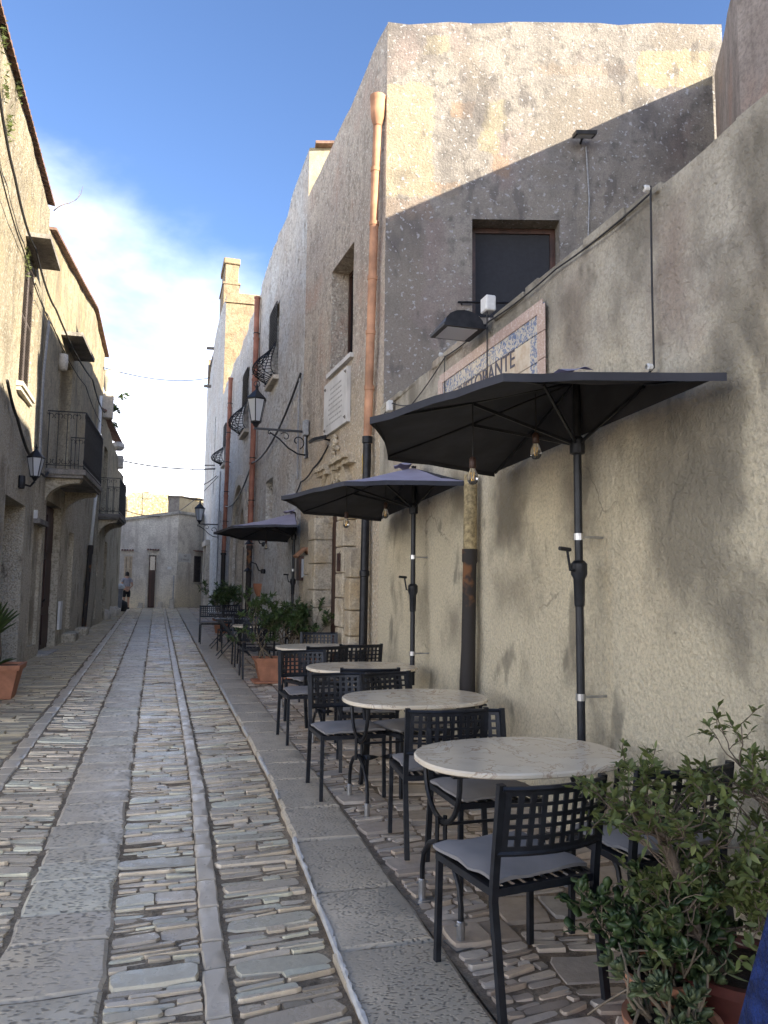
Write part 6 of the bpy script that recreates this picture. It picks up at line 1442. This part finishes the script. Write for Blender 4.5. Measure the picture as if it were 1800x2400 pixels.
for s_ in (-1, 1): sp.update({'th%d' % s_: ((s_*.095,.0,.74), .105), 'kn%d' % s_: ((s_*.10,.02,.53), .085)}); se += chain('pel', 'th%d' % s_, 'kn%d' % s_)
skinned('shorts', sp, se, M_shorts, t, 1)
head_parts(t, 0, .045, 1.63, 1.)
for s_ in (-1, 1): mb = MB(); mb.bbox(s_*.11-.05, -.08, 0, s_*.11+.05, .19, .075, .02); PL('shoe', mb, M_shorts, t)
# somebody in a blue fleece coat, just inside the right edge of the picture
t = thing('person', 'person in a royal blue fleece coat cut off by the right edge, beside the pots', 'person', (1.122, .95, gz(.9)+.02), math.radians(7))
pts = {'pelvis': ((0,0,.86), (.15,.11)), 'waist': ((0,0,1.0), (.13,.10)), 'chest': ((0,0,1.18), (.16,.12)), 'neckb': ((0,0,1.36), (.07,.065)), 'neck': ((0,.02,1.42), .05), 'head': ((0,.05,1.51), (.075,.09)), 'crown': ((0,.04,1.585), (.068,.08))}
ed = chain('pelvis', 'waist', 'chest', 'neckb', 'neck', 'head', 'crown')
for s_ in (-1, 1):
    wr = (s_*.25, .10, .80)
    pts.update({'hip%d' % s_: ((s_*.09,0,.80), .09), 'knee%d' % s_: ((s_*.10,.02,.44), .06), 'ank%d' % s_: ((s_*.10,-.02,.08), .036), 'toe%d' % s_: ((s_*.12,.13,.03), (.04,.028)), 'sho%d' % s_: ((s_*.16,0,1.32), .06), 'elb%d' % s_: ((s_*.235,-.02,1.06), .045), 'wrist%d' % s_: (wr, .03)})
    ed += chain('pelvis', 'hip%d' % s_, 'knee%d' % s_, 'ank%d' % s_, 'toe%d' % s_) + chain('neckb', 'sho%d' % s_, 'elb%d' % s_, 'wrist%d' % s_); hand_pts(pts, ed, s_, wr, (-s_*.05, .3, -.9), .5)
skinned('body', pts, ed, M_skin, t, 1)
sp = {'hem': ((0,0,.62), (.23,.18)), 'hip': ((0,0,.84), (.22,.17)), 'waist': ((0,0,1.02), (.19,.15)), 'chest': ((0,0,1.20), (.21,.16)), 'neckb': ((0,0,1.38), (.10,.10))}; se = chain('hem', 'hip', 'waist', 'chest', 'neckb')
for s_ in (-1, 1): sp.update({'sho%d' % s_: ((s_*.19,0,1.335), .088), 'up%d' % s_: ((s_*.195,-.02,1.22), .066), 'elb%d' % s_: ((s_*.235,-.02,1.08), .085), 'cuf%d' % s_: ((s_*.25,.06,.86), .068)}); se += chain('neckb', 'sho%d' % s_, 'up%d' % s_, 'elb%d' % s_, 'cuf%d' % s_)
skinned('fleece_coat', sp, se, M_fleece, t, 2)
sp = {'top': ((0,0,.70), (.14,.11))}; se = []
for s_ in (-1, 1): sp.update({'th%d' % s_: ((s_*.095,0,.60), .085), 'kn%d' % s_: ((s_*.10,.02,.44), .07), 'an%d' % s_: ((s_*.10,-.02,.10), .06)}); se += chain('top', 'th%d' % s_, 'kn%d' % s_, 'an%d' % s_)
skinned('trousers', sp, se, M_shorts, t, 1); head_parts(t, 0, .05, 1.535)
for s_ in (-1, 1): mb = MB(); mb.bbox(s_*.11-.045, -.08, 0, s_*.11+.045, .18, .075, .02); PL('shoe', mb, M_shorts, t)
# bin, rubbish bag and black bag near the man
mb = MB(); mb.lathe([(.001,0),(.20,.02),(.24,.2),(.22,.36),(.10,.44),(.04,.48)], (-1.33, 32.0, gz(32)), 12)
for q in range(len(mb.v)): v = Vector(mb.v[q]); mb.v[q] = tuple(v + Vector((1,1,.5))*.04*mnoise.noise(v*6))
solo('black_bag', 'black rubbish bag on the ground in front of the man', 'bag', mb, M_bag, (-1.33, 32.0, gz(32)), None, True)
t = thing('waste_bin', 'grey waste bin against the far left house', 'bin', (-1.50, 31.6, gz(31.6))); mb = MB(); mb.lathe([(.18,0),(.23,.85),(.25,.86),(.25,.9),(.20,.9),(.19,.2)], (0,0,0), 14); PL('tub', mb, M_greybin, t, True, 40)
mb = MB(); mb.lathe([(.20,.86),(.29,.93),(.27,1.05),(.14,1.10),(.02,1.07)], (0,0,0), 12)
for q in range(len(mb.v)): v = Vector(mb.v[q]); mb.v[q] = tuple(v + Vector((1,1,.6))*.06*mnoise.noise(v*7+Vector((3,1,2))))
PL('bin_liner', mb, M_bagclear, t, True)
mb = MB(); mb.lathe([(.07,0),(.09,.18),(.10,.19),(.08,.19)], (-1.38, 30.9, gz(30.9)), 10); solo('white_bucket', 'small white bucket by the far left house corner', 'bucket', mb, M_white, (-1.38, 30.9, gz(30.9)), None, True)
